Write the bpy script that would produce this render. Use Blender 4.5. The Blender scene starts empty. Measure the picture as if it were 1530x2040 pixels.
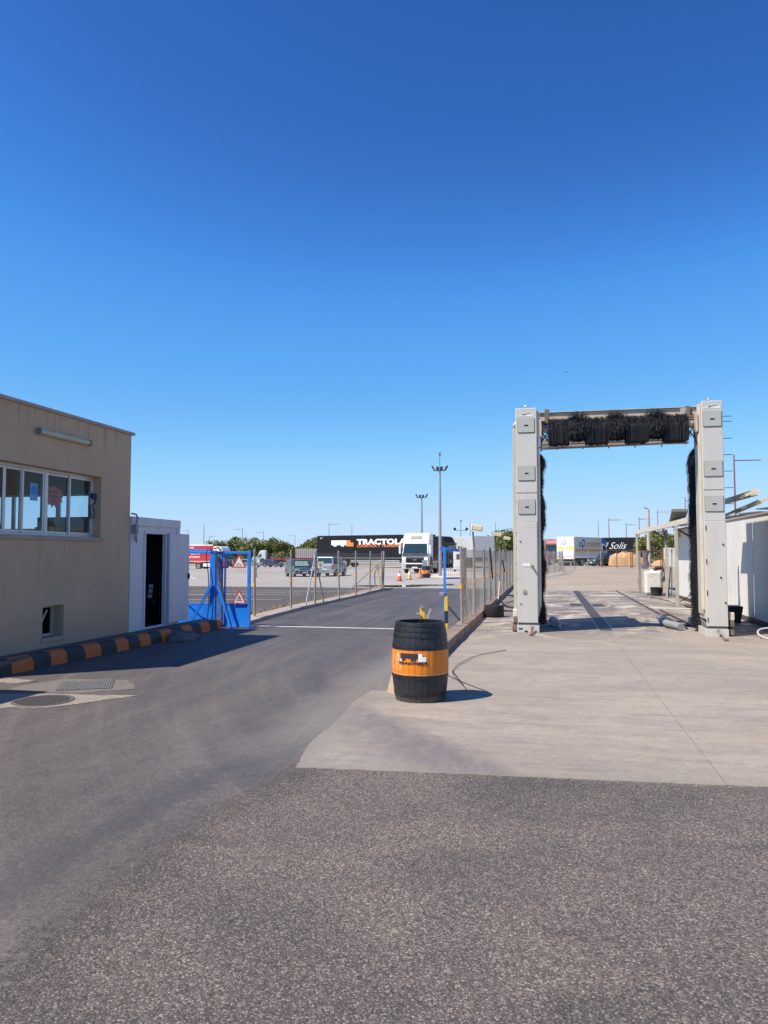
import bpy, bmesh, math, random
from mathutils import Vector, Matrix, Euler, noise
R = math.radians
S = bpy.context.scene
COL = S.collection

# ------------------------------------------------------------------ camera, sky, sun, exposure
CAM_H = 1.7
cam_d = bpy.data.cameras.new('camera'); cam = bpy.data.objects.new('camera', cam_d); COL.objects.link(cam)
cam_d.sensor_fit = 'VERTICAL'; cam_d.sensor_height = 36.0; cam_d.lens = 36.0*1500/2040
cam_d.clip_start = 0.05; cam_d.clip_end = 12000
yaw = math.atan(325/math.hypot(1500, 84)); pit = math.atan(84/1500)
cam.location = (0, 0, CAM_H); cam.rotation_euler = (math.pi/2+pit, 0, yaw)
S.camera = cam

SUN = Vector((-0.58, -0.46, 1.0)).normalized()      # towards the sun
el = math.asin(SUN.z); az = math.atan2(SUN.x, SUN.y)
w = bpy.data.worlds.new('World'); S.world = w; w.use_nodes = True
nt = w.node_tree; bg = nt.nodes['Background']
sky = nt.nodes.new('ShaderNodeTexSky'); sky.sky_type = 'NISHITA'; sky.sun_disc = False
sky.sun_elevation = el; sky.sun_rotation = az % (2*math.pi)
sky.air_density = 1.0; sky.dust_density = 0.0; sky.ozone_density = 8.0; sky.altitude = 0
# the deep, saturated rendering a phone gives a clear sky: one tone curve for the whole dome
SK = 0.105
def scl(k):
    x = nt.nodes.new('ShaderNodeVectorMath'); x.operation = 'SCALE'; x.inputs['Scale'].default_value = k; return x
s1_ = scl(SK); s2_ = scl(2**-.5/SK); cv = nt.nodes.new('ShaderNodeRGBCurve')
for ci, pts_ in enumerate((((0,0),(.072,.034),(.091,.052),(.114,.088),(.168,.156),(.279,.328),(.474,.515),(.63,.577),(1,.7)),
                           ((0,0),(.15,.142),(.185,.222),(.228,.335),(.323,.468),(.474,.66),(.63,.74),(1,.85)),
                           ((0,0),(.33,.50),(.386,.67),(.45,.845),(.56,.93),(.66,.99),(1,1)))):
    c_ = cv.mapping.curves[ci]
    c_.points[0].location = pts_[0]; c_.points[1].location = pts_[-1]
    for q_ in pts_[1:-1]: c_.points.new(*q_)
cv.mapping.use_clip = False; cv.mapping.update()
nt.links.new(sky.outputs[0], s1_.inputs[0]); nt.links.new(s1_.outputs[0], cv.inputs['Color']); nt.links.new(cv.outputs[0], s2_.inputs[0]); nt.links.new(s2_.outputs[0], bg.inputs['Color'])
bg.inputs['Strength'].default_value = 0.105
sun_d = bpy.data.lights.new('sun', 'SUN'); sun = bpy.data.objects.new('sun', sun_d); COL.objects.link(sun)
sun_d.energy = 5.0; sun_d.angle = R(0.53); sun_d.color = (1.0, 0.905, 0.775)
sun.rotation_euler = SUN.to_track_quat('Z', 'Y').to_euler(); sun.location = (-30, -30, 50)
S.view_settings.view_transform = 'Standard'; S.view_settings.look = 'None'
S.view_settings.exposure = 0.5; S.view_settings.gamma = 1.0; S.view_settings.use_curve_mapping = False
S.render.engine = 'CYCLES'

# ------------------------------------------------------------------ mesh helpers
LOC = {}
class MB:
    def __init__(s): s.v = []; s.f = []
    def add(s, vs, fs):
        n = len(s.v); s.v += [tuple(p) for p in vs]; s.f += [tuple(i+n for i in f) for f in fs]; return s
    def box(s, x0, x1, y0, y1, z0, z1):
        vs = [(x, y, z) for z in (z0, z1) for y in (y0, y1) for x in (x0, x1)]
        return s.add(vs, [(0,2,3,1),(4,5,7,6),(0,1,5,4),(2,6,7,3),(0,4,6,2),(1,3,7,5)])
    def obox(s, c, size, rot=(0,0,0)):
        m = Euler(rot).to_matrix(); c = Vector(c); hx, hy, hz = (a/2 for a in size)
        vs = [c+m@Vector((x, y, z)) for z in (-hz, hz) for y in (-hy, hy) for x in (-hx, hx)]
        return s.add(vs, [(0,2,3,1),(4,5,7,6),(0,1,5,4),(2,6,7,3),(0,4,6,2),(1,3,7,5)])
    def bar(s, p0, p1, w, h=None):                       # rectangular bar between two points
        h = h or w; p0 = Vector(p0); p1 = Vector(p1); d = (p1-p0).normalized()
        up = Vector((0,0,1)) if abs(d.z) < .95 else Vector((0,1,0))
        a = d.cross(up).normalized(); b = a.cross(d)
        vs = [p+a*(i*w/2)+b*(j*h/2) for p in (p0, p1) for i, j in ((-1,-1),(1,-1),(1,1),(-1,1))]
        return s.add(vs, [(0,1,2,3),(7,6,5,4),(0,4,5,1),(1,5,6,2),(2,6,7,3),(3,7,4,0)])
    def cyl(s, p0, p1, r0, r1=None, n=12, caps=True):
        r1 = r0 if r1 is None else r1; p0 = Vector(p0); p1 = Vector(p1); d = (p1-p0).normalized()
        up = Vector((0,0,1)) if abs(d.z) < .95 else Vector((1,0,0))
        a = d.cross(up).normalized(); b = a.cross(d)
        vs = [p+(a*math.cos(t)+b*math.sin(t))*r for p, r in ((p0,r0),(p1,r1)) for t in (2*math.pi*i/n for i in range(n))]
        fs = [(i, (i+1)%n, n+(i+1)%n, n+i) for i in range(n)]
        if caps: fs += [tuple(range(n-1,-1,-1)), tuple(range(n, 2*n))]
        return s.add(vs, fs)
    def tube(s, pts, r, n=8):
        pts = [Vector(p) for p in pts]; vs = []; fs = []; prev = None
        for i, p in enumerate(pts):
            d = (pts[min(i+1, len(pts)-1)]-pts[max(i-1, 0)]).normalized()
            if prev is None:
                up = Vector((0,0,1)) if abs(d.z) < .95 else Vector((1,0,0)); a = d.cross(up).normalized()
            else: a = (prev-d*prev.dot(d)).normalized()
            prev = a; b = d.cross(a)
            vs += [p+(a*math.cos(2*math.pi*k/n)+b*math.sin(2*math.pi*k/n))*r for k in range(n)]
        for i in range(len(pts)-1):
            fs += [(i*n+k, i*n+(k+1)%n, (i+1)*n+(k+1)%n, (i+1)*n+k) for k in range(n)]
        fs += [tuple(range(n-1,-1,-1)), tuple(range(len(vs)-n, len(vs)))]
        return s.add(vs, fs)
    def prism(s, poly, axis, a, b):                      # poly: 2D points in the other two axes
        def P(q, t): return {'x': (t, q[0], q[1]), 'y': (q[0], t, q[1]), 'z': (q[0], q[1], t)}[axis]
        n = len(poly); vs = [P(q, a) for q in poly]+[P(q, b) for q in poly]
        fs = [(i, (i+1)%n, n+(i+1)%n, n+i) for i in range(n)]+[tuple(range(n-1,-1,-1)), tuple(range(n, 2*n))]
        return s.add(vs, fs)
    def lathe(s, prof, c=(0,0,0), n=24, a0=0, a1=2*math.pi):
        full = abs(a1-a0-2*math.pi) < 1e-6; m = n if full else n+1; vs = []
        for r, z in prof:
            for k in range(m):
                t = a0+(a1-a0)*k/n; vs.append((c[0]+r*math.cos(t), c[1]+r*math.sin(t), c[2]+z))
        fs = []
        for i in range(len(prof)-1):
            for k in range(n):
                k2 = (k+1)%m; fs.append((i*m+k, i*m+k2, (i+1)*m+k2, (i+1)*m+k))
        return s.add(vs, fs)
    def quad(s, a, b, c, d): return s.add([a,b,c,d], [(0,1,2,3)])
    def hexa(s, lo, hi):                                 # lo, hi: 4 points each, same winding
        return s.add(list(lo)+list(hi), [(3,2,1,0),(4,5,6,7),(0,1,5,4),(1,2,6,5),(2,3,7,6),(3,0,4,7)])
    def build(s, name, m, parent=None, world=False, smooth=False, bevel=0, fix=True, **props):
        me = bpy.data.meshes.new(name)
        vs = s.v
        if world and parent is not None:
            o3 = LOC[parent.name]; vs = [(x-o3[0], y-o3[1], z-o3[2]) for x, y, z in vs]
        me.from_pydata(vs, [], s.f); 
        if fix:
            bm = bmesh.new(); bm.from_mesh(me); bmesh.ops.recalc_face_normals(bm, faces=bm.faces); bm.to_mesh(me); bm.free()
        if smooth:
            me.polygons.foreach_set('use_smooth', [True]*len(me.polygons)); me.set_sharp_from_angle(angle=R(40))
        me.materials.append(m)
        o = bpy.data.objects.new(name, me); COL.objects.link(o)
        if parent is not None:
            o.parent = parent; LOC[o.name] = LOC.get(parent.name, (0,0,0)) if world else (0,0,0)
        if bevel:
            b = o.modifiers.new('bevel', 'BEVEL'); b.width = bevel; b.segments = 2; b.limit_method = 'ANGLE'; b.angle_limit = R(40)
        for k, v in props.items(): o[k] = v
        return o
def thing(name, label, cat, loc=(0,0,0), rz=0, group=None):
    o = bpy.data.objects.new(name, None); COL.objects.link(o); o.empty_display_size = .2
    o.location = loc; o.rotation_euler = (0,0,rz); o['label'] = label; o['category'] = cat
    if group: o['group'] = group
    LOC[o.name] = tuple(loc); return o
def tag(o, label, cat, group=None):
    o['label'] = label; o['category'] = cat
    if group: o['group'] = group
    return o
def struct(o): o['kind'] = 'structure'; return o
def stuff(o): o['kind'] = 'stuff'; return o
def copy_tree(o, parent=None):
    c = o.copy(); COL.objects.link(c)
    if parent is not None: c.parent = parent
    for ch in list(o.children): copy_tree(ch, c)
    return c
def dup(o, loc, rz, label, group=None):
    c = copy_tree(o); c.location = loc; c.rotation_euler = (0,0,rz); c['label'] = label
    if group: c['group'] = group
    LOC[c.name] = tuple(loc); return c
def lettering(s, size, m, parent, pos, rot, bold=0.0, shear=0.0, sx=1.0, depth=.004, name='lettering', fn=None, spacing=1.0, align='CENTER'):
    cu = bpy.data.curves.new('txt', 'FONT'); cu.body = s; cu.size = size; cu.offset = bold; cu.shear = shear
    cu.extrude = depth; cu.align_x = align; cu.align_y = 'CENTER'; cu.space_character = spacing; cu.resolution_u = 3
    t = bpy.data.objects.new('txt', cu); COL.objects.link(t)
    me = bpy.data.meshes.new_from_object(t.evaluated_get(bpy.context.evaluated_depsgraph_get()))
    bpy.data.objects.remove(t)
    for v in me.vertices:
        v.co.x *= sx
        if fn: v.co = fn(v.co)
    me.materials.clear(); me.materials.append(m)
    o = bpy.data.objects.new(name, me); COL.objects.link(o); o.parent = parent
    o.location = pos; o.rotation_euler = rot; return o

# ------------------------------------------------------------------ material helpers
class NT:
    def __init__(s, name):
        s.m = bpy.data.materials.new(name); s.m.use_nodes = True; s.t = s.m.node_tree; s.b = s.t.nodes['Principled BSDF']
    def n(s, t, **k):
        x = s.t.nodes.new(t)
        for a, b in k.items(): setattr(x, a, b)
        return x
    def l(s, a, b): s.t.links.new(a, b)
    def math(s, op, a, b=None, c=None, clamp=False):
        x = s.n('ShaderNodeMath', operation=op, use_clamp=clamp)
        for i, q in enumerate((a, b, c)):
            if q is None: continue
            if isinstance(q, (int, float)): x.inputs[i].default_value = q
            else: s.l(q, x.inputs[i])
        return x.outputs[0]
    def mix(s, f, a, b, mode='MIX'):
        x = s.n('ShaderNodeMix', data_type='RGBA', blend_type=mode)
        for i, q in ((0, f), (6, a), (7, b)):
            if isinstance(q, (int, float)): x.inputs[i].default_value = q
            elif isinstance(q, tuple): x.inputs[i].default_value = (*q[:3], 1)
            else: s.l(q, x.inputs[i])
        return x.outputs[2]
    def ramp(s, f, stops):
        x = s.n('ShaderNodeValToRGB'); e = x.color_ramp.elements
        while len(e) < len(stops): e.new(0.5)
        for q, (p, c) in zip(e, stops):
            q.position = p; q.color = (*c, 1) if isinstance(c, tuple) else (c, c, c, 1)
        s.l(f, x.inputs[0]); return x.outputs[0]
    def noise(s, vec, scale, detail=4, rough=.55, dist=0):
        x = s.n('ShaderNodeTexNoise'); x.inputs['Scale'].default_value = scale; x.inputs['Detail'].default_value = detail
        x.inputs['Roughness'].default_value = rough; x.inputs['Distortion'].default_value = dist
        s.l(vec, x.inputs['Vector']); return x.outputs[0]
    def voro(s, vec, scale, feature='F1', out=0):
        x = s.n('ShaderNodeTexVoronoi', feature=feature); x.inputs['Scale'].default_value = scale
        s.l(vec, x.inputs['Vector']); return x.outputs[out]
    def map(s, vec, sc=(1,1,1), rot=(0,0,0), loc=(0,0,0)):
        x = s.n('ShaderNodeMapping'); x.inputs['Scale'].default_value = sc; x.inputs['Rotation'].default_value = rot
        x.inputs['Location'].default_value = loc; s.l(vec, x.inputs[0]); return x.outputs[0]
    def bump(s, h, strength, dist):
        x = s.n('ShaderNodeBump'); x.inputs['Strength'].default_value = strength; x.inputs['Distance'].default_value = dist
        s.l(h, x.inputs['Height']); s.l(x.outputs[0], s.b.inputs['Normal']); return x
    def pos(s): return s.n('ShaderNodeNewGeometry').outputs['Position']
    def obj(s): return s.n('ShaderNodeTexCoord').outputs['Object']
def setv(b, k, v): b.inputs[k].default_value = v
def M(name, col, rough=.55, metal=0, var=.12, vs=2.5, dirt=None, bump=0, bs=60, coat=0, world=False, streak=False, spec=None):
    t = NT(name); v = t.pos() if world else t.obj(); b = t.b
    if streak: vv = t.map(v, (1,1,.18))
    else: vv = v
    f = t.noise(vv, vs, 6, .6)
    hi = tuple(min(1, c*(1+var)) for c in col); lo = tuple(c*(1-var) for c in col)
    c = t.ramp(f, [(.3, lo), (.7, hi)])
    if dirt:
        g = t.noise(vv, dirt[2], 7, .65, .6)
        k = t.ramp(g, [(.5, 0.0), (.72, 1.0)]); k = t.math('MULTIPLY', k, dirt[1]); c = t.mix(k, c, dirt[0])
    t.l(c, b.inputs['Base Color']); setv(b, 'Metallic', metal)
    r = t.math('MULTIPLY_ADD', f, .25, rough-.12); t.l(r, b.inputs['Roughness'])
    if coat: setv(b, 'Coat Weight', coat); setv(b, 'Coat Roughness', .08)
    if spec is not None: setv(b, 'Specular IOR Level', spec)
    if bump: t.bump(t.noise(v, bs, 5, .6), bump, .01)
    return t.m
def glass(name, tint, refl=.06, alpha=.75):
    t = NT(name); tr = t.n('ShaderNodeBsdfTransparent'); tr.inputs[0].default_value = (*tint, 1)
    gl = t.n('ShaderNodeBsdfGlossy'); gl.inputs['Roughness'].default_value = .02
    lw = t.n('ShaderNodeLayerWeight'); lw.inputs[0].default_value = .5
    k = t.math('MULTIPLY_ADD', t.math('POWER', lw.outputs['Facing'], 5.0), .8, refl, clamp=True)
    mx = t.n('ShaderNodeMixShader'); t.l(k, mx.inputs[0]); t.l(tr.outputs[0], mx.inputs[1]); t.l(gl.outputs[0], mx.inputs[2])
    t.l(mx.outputs[0], t.t.nodes['Material Output'].inputs[0]); return t.m

# ---- surfaces of the ground
def mat_road():
    t = NT('road_asphalt'); p = t.pos(); b = t.b
    sx = t.n('ShaderNodeSeparateXYZ'); t.l(p, sx.inputs[0]); X, Y = sx.outputs[0], sx.outputs[1]
    # coarse, worn dressing: right of a line that runs from the slab corner towards the camera, ragged by noise
    wob = t.noise(p, 1.3, 6, .65); wob2 = t.noise(p, 14, 6, .75)
    line = t.math('ADD', t.math('MULTIPLY_ADD', wob, .55, -.27), t.math('MULTIPLY_ADD', wob2, 1.15, -.575))
    # boundary x = -1.97 at y 5.81, about -2.3 at y 3-5
    bx = t.math('MULTIPLY_ADD', t.math('POWER', t.math('ABSOLUTE', t.math('SUBTRACT', Y, 3.6)), 2.0), .06, -2.34)
    d = t.math('ADD', t.math('SUBTRACT', X, bx), line)
    ycut = t.math('SUBTRACT', 5.95, Y)
    mcoarse = t.math('MULTIPLY', t.ramp(t.math('MULTIPLY_ADD', d, 1.0, .5), [(.52, 0.), (.66, 1.)]), t.ramp(t.math('MULTIPLY_ADD', ycut, 4., .5), [(.4, 0.), (.6, 1.)]))
    # coarse aggregate
    pd = t.n('ShaderNodeVectorMath', operation='ADD'); ns = t.n('ShaderNodeTexNoise'); ns.inputs['Scale'].default_value = 60; t.l(p, ns.inputs['Vector'])
    sc = t.n('ShaderNodeVectorMath', operation='SCALE'); t.l(ns.outputs['Color'], sc.inputs[0]); sc.inputs['Scale'].default_value = .012
    t.l(p, pd.inputs[0]); t.l(sc.outputs[0], pd.inputs[1]); pv = pd.outputs[0]
    cellc = t.voro(pv, 105, out=1); cd = t.voro(pv, 105, out=0)
    sepc = t.n('ShaderNodeSeparateColor'); t.l(cellc, sepc.inputs[0])
    stone = t.ramp(sepc.outputs[0], [(.0, (.036,.034,.037)), (.22, (.075,.066,.061)), (.5, (.130,.110,.098)), (.8, (.215,.184,.158)), (1., (.37,.32,.27))])
    gap = t.ramp(cd, [(.28, 0.), (.62, 1.)])
    fineg = t.noise(p, 170, 3, .7)
    gapc = t.ramp(fineg, [(.38, (.024,.022,.022)), (.62, (.135,.112,.095))])
    coarse = t.mix(t.math('MULTIPLY', gap, .75), stone, gapc)
    big = t.voro(pv, 22, out=0); bigm = t.ramp(big, [(.10, 1.), (.2, 0.)]); bigs = t.voro(pv, 22, out=1); sb = t.n('ShaderNodeSeparateColor'); t.l(bigs, sb.inputs[0])
    bigm = t.math('MULTIPLY', bigm, t.math('GREATER_THAN', sb.outputs[1], .72))
    coarse = t.mix(t.math('MULTIPLY', bigm, .8), coarse, (.05,.053,.064))
    pat = t.noise(p, .9, 5, .6, .5)
    coarse = t.mix(t.ramp(pat, [(.38, .0), (.62, .9)]), coarse, t.mix(1., coarse, (1.32,1.27,1.22), 'MULTIPLY'))
    mid = t.noise(pv, 24, 5, .7); coarse = t.mix(t.ramp(mid, [(.34, .6), (.48, 0.)]), coarse, t.mix(1., coarse, (.5,.5,.54), 'MULTIPLY')); coarse = t.mix(t.ramp(mid, [(.56, 0.), (.72, .4)]), coarse, (.185,.16,.138))
    lg = t.noise(t.map(p, (.45,1.0,1), (0,0,R(20))), .75, 6, .62, 1.0); coarse = t.mix(t.ramp(lg, [(.42, .7), (.54, 0.)]), coarse, t.mix(1., coarse, (.66,.68,.73), 'MULTIPLY'))
    ckk = t.voro(t.map(p, (1,1,1), (0,0,.4)), .55, 'DISTANCE_TO_EDGE'); ckn = t.noise(p, 4.5, 7, .75); crk = t.math('MULTIPLY', t.math('LESS_THAN', t.math('ABSOLUTE', t.math('ADD', ckk, t.math('MULTIPLY_ADD', ckn, .22, -.13))), .0045), t.math('GREATER_THAN', lg, .5)); coarse = t.mix(t.math('MULTIPLY', crk, .0), coarse, (.022,.02,.02))
    tarn = t.noise(p, 3.6, 6, .7, 1.5); coarse = t.mix(t.ramp(tarn, [(.66, 0.), (.74, .6)]), coarse, (.045,.043,.045))
    dk = t.noise(p, 2.7, 6, .7, .8); coarse = t.mix(t.ramp(dk, [(.55, 0.), (.72, .5)]), coarse, t.mix(1., coarse, (.55,.58,.66), 'MULTIPLY'))
    # smooth asphalt with tyre streaks that curve with the traffic
    st = t.map(p, (1.9, .13, 1), (0,0,R(-9))); s1 = t.noise(st, 1.6, 6, .62, .35)
    st2 = t.map(p, (6.5, .22, 1), (0,0,R(8))); s2 = t.noise(st2, 1.4, 4, .6)
    fine = t.noise(p, 120, 4, .75); cellf = t.voro(p, 190, out=1); sf = t.n('ShaderNodeSeparateColor'); t.l(cellf, sf.inputs[0])
    sm = t.ramp(s1, [(.25, (.078,.066,.060)), (.5, (.094,.078,.070)), (.62, (.106,.088,.078)), (.8, (.130,.108,.094))])
    sm = t.mix(t.ramp(s2, [(.45, 0.), (.75, .3)]), sm, (.070,.066,.068))
    md = t.noise(p, 42, 7, .85); sm = t.mix(t.ramp(md, [(.35, .5), (.5, 0.)]), sm, (.060,.053,.051)); sm = t.mix(t.ramp(md, [(.55, 0.), (.7, .4)]), sm, (.165,.145,.13))
    sm = t.mix(t.math('MULTIPLY', t.ramp(fine, [(.3, 1.), (.6, 0.)]), .35), sm, (.05,.048,.05))
    sm = t.mix(t.math('MULTIPLY', t.math('GREATER_THAN', sf.outputs[0], .86), .45), sm, (.19,.175,.16))
    sm = t.mix(t.math('MULTIPLY', t.math('LESS_THAN', sf.outputs[1], .1), .4), sm, (.03,.03,.035))
    # curved tyre marks sweeping from the foreground into the lane
    dx_ = t.math('SUBTRACT', X, 7.5); dy_ = t.math('SUBTRACT', Y, 14.0)
    rr_ = t.math('SQRT', t.math('ADD', t.math('MULTIPLY', dx_, dx_), t.math('MULTIPLY', dy_, dy_)))
    cx_ = t.n('ShaderNodeCombineXYZ'); t.l(t.math('ADD', rr_, t.math('MULTIPLY', wob, .12)), cx_.inputs[0]); t.l(t.math('MULTIPLY', Y, .05), cx_.inputs[1])
    arcs = t.noise(cx_.outputs[0], 2.4, 5, .62); sm = t.mix(t.ramp(arcs, [(.52, 0.), (.66, .5)]), sm, (.150,.128,.113)); sm = t.mix(t.ramp(arcs, [(.34, .55), (.46, 0.)]), sm, (.060,.055,.056))
    arc2 = t.noise(cx_.outputs[0], 9., 3, .6); sm = t.mix(t.math('MULTIPLY', t.ramp(arc2, [(.60, 0.), (.68, .5)]), t.ramp(wob, [(.45, 0.), (.6, 1.)])), sm, (.045,.042,.043))
    # darker, newer surface further along the lane
    far = t.ramp(t.math('MULTIPLY_ADD', Y, .05, 0.), [(.5, 0.), (.95, 1.)])
    sm = t.mix(t.math('MULTIPLY', far, .7), sm, t.mix(t.ramp(s1, [(.3,0.),(.7,1.)]), (.040,.040,.043), (.088,.083,.083)))
    blot = t.noise(p, .55, 5, .6, .8); sm = t.mix(t.ramp(blot, [(.5, 0.), (.75, .45)]), sm, (.145,.122,.108))
    spots = t.voro(p, 5.5, out=0); sm = t.mix(t.math('MULTIPLY', t.ramp(spots, [(.02, 1.), (.05, 0.)]), .7), sm, (.025,.025,.028))
    gv = t.voro(pv, 70, out=1); gsp = t.n('ShaderNodeSeparateColor'); t.l(gv, gsp.inputs[0])
    sm = t.mix(.34, sm, t.mix(1., sm, t.ramp(gsp.outputs[0], [(.0, .35), (.25, .8), (.7, 1.05), (.9, 1.35), (1., 2.1)]), 'MULTIPLY'))
    g2 = t.noise(p, 6, 8, .8); sm = t.mix(t.ramp(g2, [(.36, .55), (.47, 0.)]), sm, t.mix(1., sm, (.66,.66,.70), 'MULTIPLY')); sm = t.mix(t.ramp(g2, [(.55, 0.), (.66, .35)]), sm, (.15,.128,.112))
    # oily band of tyre polish just where the two surfaces meet
    band = t.math('MULTIPLY', t.ramp(t.math('MULTIPLY_ADD', d, .8, .72), [(.15, 0.), (.45, 1.), (.62, 0.)]), t.ramp(t.math('MULTIPLY', Y, .1), [(.35, .6), (.6, 1.), (.72, 0.)]))
    sm = t.mix(t.math('MULTIPLY', band, .8), sm, (.046,.045,.052))
    # dusty pale edges along the slab
    ed = t.ramp(t.math('MULTIPLY_ADD', t.math('ADD', X, t.math('MULTIPLY', wob, .8)), 1., 2.9), [(.35, 0.), (.9, .6)])
    ey = t.ramp(t.math('MULTIPLY', Y, .05), [(.28, 0.), (.36, 1.), (.72, .9), (.8, .2)])
    sm = t.mix(t.math('MULTIPLY', ed, ey), sm, (.22,.195,.17))
    coarse = t.mix(1., coarse, (.97,.955,.94), 'MULTIPLY')
    seam = t.ramp(d, [(.02, 0.), (.10, .75), (.2, .55), (.55, 0.)]); coarse = t.mix(t.math('MULTIPLY', seam, t.ramp(wob2, [(.3, .5), (.6, 1.)])), coarse, t.mix(1., coarse, (.50,.50,.54), 'MULTIPLY'))
    c = t.mix(mcoarse, sm, coarse)
    t.l(c, b.inputs['Base Color'])
    t.l(t.mix(mcoarse, t.ramp(s1, [(.3, .6), (.7, .8)]), (.85,.85,.85)), b.inputs['Roughness'])
    hc = t.math('ADD', t.math('MULTIPLY', t.math('SUBTRACT', 1., cd), 1.), t.math('MULTIPLY', fineg, .5))
    h = t.mix(mcoarse, t.math('MULTIPLY', fine, .16), hc)
    t.bump(h, .8, .005); return t.m
def mat_concrete():
    t = NT('slab_concrete'); p = t.pos(); b = t.b
    sx = t.n('ShaderNodeSeparateXYZ'); t.l(p, sx.inputs[0]); X, Y = sx.outputs[0], sx.outputs[1]
    n1 = t.noise(t.map(p, (.35,1.1,1)), .8, 7, .62, .6); n2 = t.noise(t.map(p, (.55,3.2,1), (0,0,R(5))), 1.9, 7, .68, .9); n3 = t.noise(p, 70, 4, .7)
    c = t.ramp(n1, [(.25, (.215,.182,.146)), (.5, (.272,.232,.188)), (.75, (.335,.287,.232))])
    c = t.mix(t.ramp(n2, [(.5, 0.), (.66, .55)]), c, (.165,.147,.128))
    n4 = t.noise(p, 2.6, 8, .72, .8); c = t.mix(t.ramp(n4, [(.50, 0.), (.62, .5)]), c, (.19,.168,.145)); c = t.mix(t.ramp(n4, [(.30, .4), (.42, 0.)]), c, (.37,.33,.28))
    n5 = t.noise(p, 16, 8, .85); c = t.mix(t.ramp(n5, [(.36, .7), (.46, 0.)]), c, (.165,.142,.122)); c = t.mix(t.ramp(n5, [(.55, 0.), (.66, .5)]), c, (.40,.352,.298))
    scr = t.noise(t.map(p, (.8,22,1), (0,0,R(-3))), 1.2, 6, .75); c = t.mix(t.ramp(scr, [(.62, 0.), (.70, .5)]), c, (.15,.13,.112)); c = t.mix(t.ramp(scr, [(.28, .45), (.36, 0.)]), c, (.44,.39,.33))
    ru = t.noise(t.map(p, (1,1,1), loc=(7,3,0)), 1.1, 7, .7, 1.4); c = t.mix(t.ramp(ru, [(.60, 0.), (.70, .4)]), c, (.26,.165,.10))
    c = t.mix(t.ramp(n2, [(.24, .35), (.4, 0.)]), c, (.40,.345,.285))
    c = t.mix(t.math('MULTIPLY', t.ramp(n3, [(.3, 1.), (.6, 0.)]), .25), c, (.20,.18,.165))
    # damp, dirty ground inside the wash bay
    bay = t.math('MULTIPLY', t.ramp(t.math('MULTIPLY', Y, .025), [(.36, 0.), (.46, 1.), (.88, 1.), (.95, 0.)]), t.ramp(t.math('MULTIPLY_ADD', X, .1, .3), [(.1, 0.), (.2, 1.), (.9, 1.), (1., .3)]))
    wet = t.ramp(t.noise(t.map(p, (.6,.5,1)), .9, 8, .7, 1.2), [(.40, 0.), (.50, .7), (.62, 1.)])
    c = t.mix(t.math('MULTIPLY', t.math('MULTIPLY', bay, wet), .85), c, (.10,.085,.076))
    c = t.mix(t.math('MULTIPLY', bay, t.ramp(t.noise(t.map(p, (.7,.6,1), loc=(3,9,0)), 1.3, 7, .7, 1.), [(.52, 0.), (.60, .8)])), c, (.46,.40,.335))
    # tyre polish swept across the corner of the slab
    q = t.math('ADD', t.math('ADD', X, t.math('MULTIPLY', Y, .78)), t.math('MULTIPLY_ADD', t.noise(t.map(p, (3,3,1)), 1.2, 5, .6), .5, -.25))
    a = t.ramp(t.math('MULTIPLY_ADD', q, -.5, 2.55), [(.25, 0.), (.42, .9), (.62, .75), (.9, .25)])
    stq = t.noise(t.map(p, (4, 1.2, 1), (0,0,R(52))), 2.0, 5, .65); a = t.math('MULTIPLY', a, t.ramp(stq, [(.25, .4), (.55, 1.)]))
    c = t.mix(t.math('MULTIPLY', a, .95), c, t.mix(n5, (.075,.068,.072), (.165,.148,.145)))
    le = t.math('ADD', t.math('ADD', X, 2.1), t.math('MULTIPLY_ADD', n4, .35, -.17)); c = t.mix(t.math('MULTIPLY', t.ramp(le, [(.05, .8), (.28, 0.)]), t.ramp(t.math('MULTIPLY', Y, .1), [(.55, 1.), (.9, .6), (.95, 0.)])), c, t.mix(n5, (.10,.088,.078), (.27,.235,.2)))
    yy_ = t.math('SUBTRACT', Y, t.math('MULTIPLY_ADD', X, .068, 5.94)); c = t.mix(t.math('MULTIPLY', t.ramp(t.math('ADD', yy_, t.math('MULTIPLY', n5, .25)), [(.12, .55), (.32, 0.)]), 1.), c, (.19,.165,.14))
    # fine cracks and scratches
    ck = t.voro(t.map(p, (1,1,1)), .9, 'DISTANCE_TO_EDGE'); nz = t.noise(p, 2.2, 6, .7); crack = t.math('MULTIPLY', t.math('LESS_THAN', t.math('ADD', ck, t.math('MULTIPLY', nz, .004)), .0035), t.math('GREATER_THAN', nz, .56))
    c = t.mix(t.math('MULTIPLY', crack, .6), c, (.10,.09,.08))
    sp = t.voro(p, 7, out=0); c = t.mix(t.math('MULTIPLY', t.ramp(sp, [(.02, 1.), (.045, 0.)]), .6), c, (.12,.105,.09))
    c = t.mix(1., c, (1.12,1.12,1.12), 'MULTIPLY')
    t.l(c, b.inputs['Base Color']); t.l(t.ramp(n2, [(.3, .85), (.7, .62)]), b.inputs['Roughness'])
    t.bump(t.math('ADD', t.math('MULTIPLY', n3, .4), n2), .35, .008); return t.m
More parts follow.
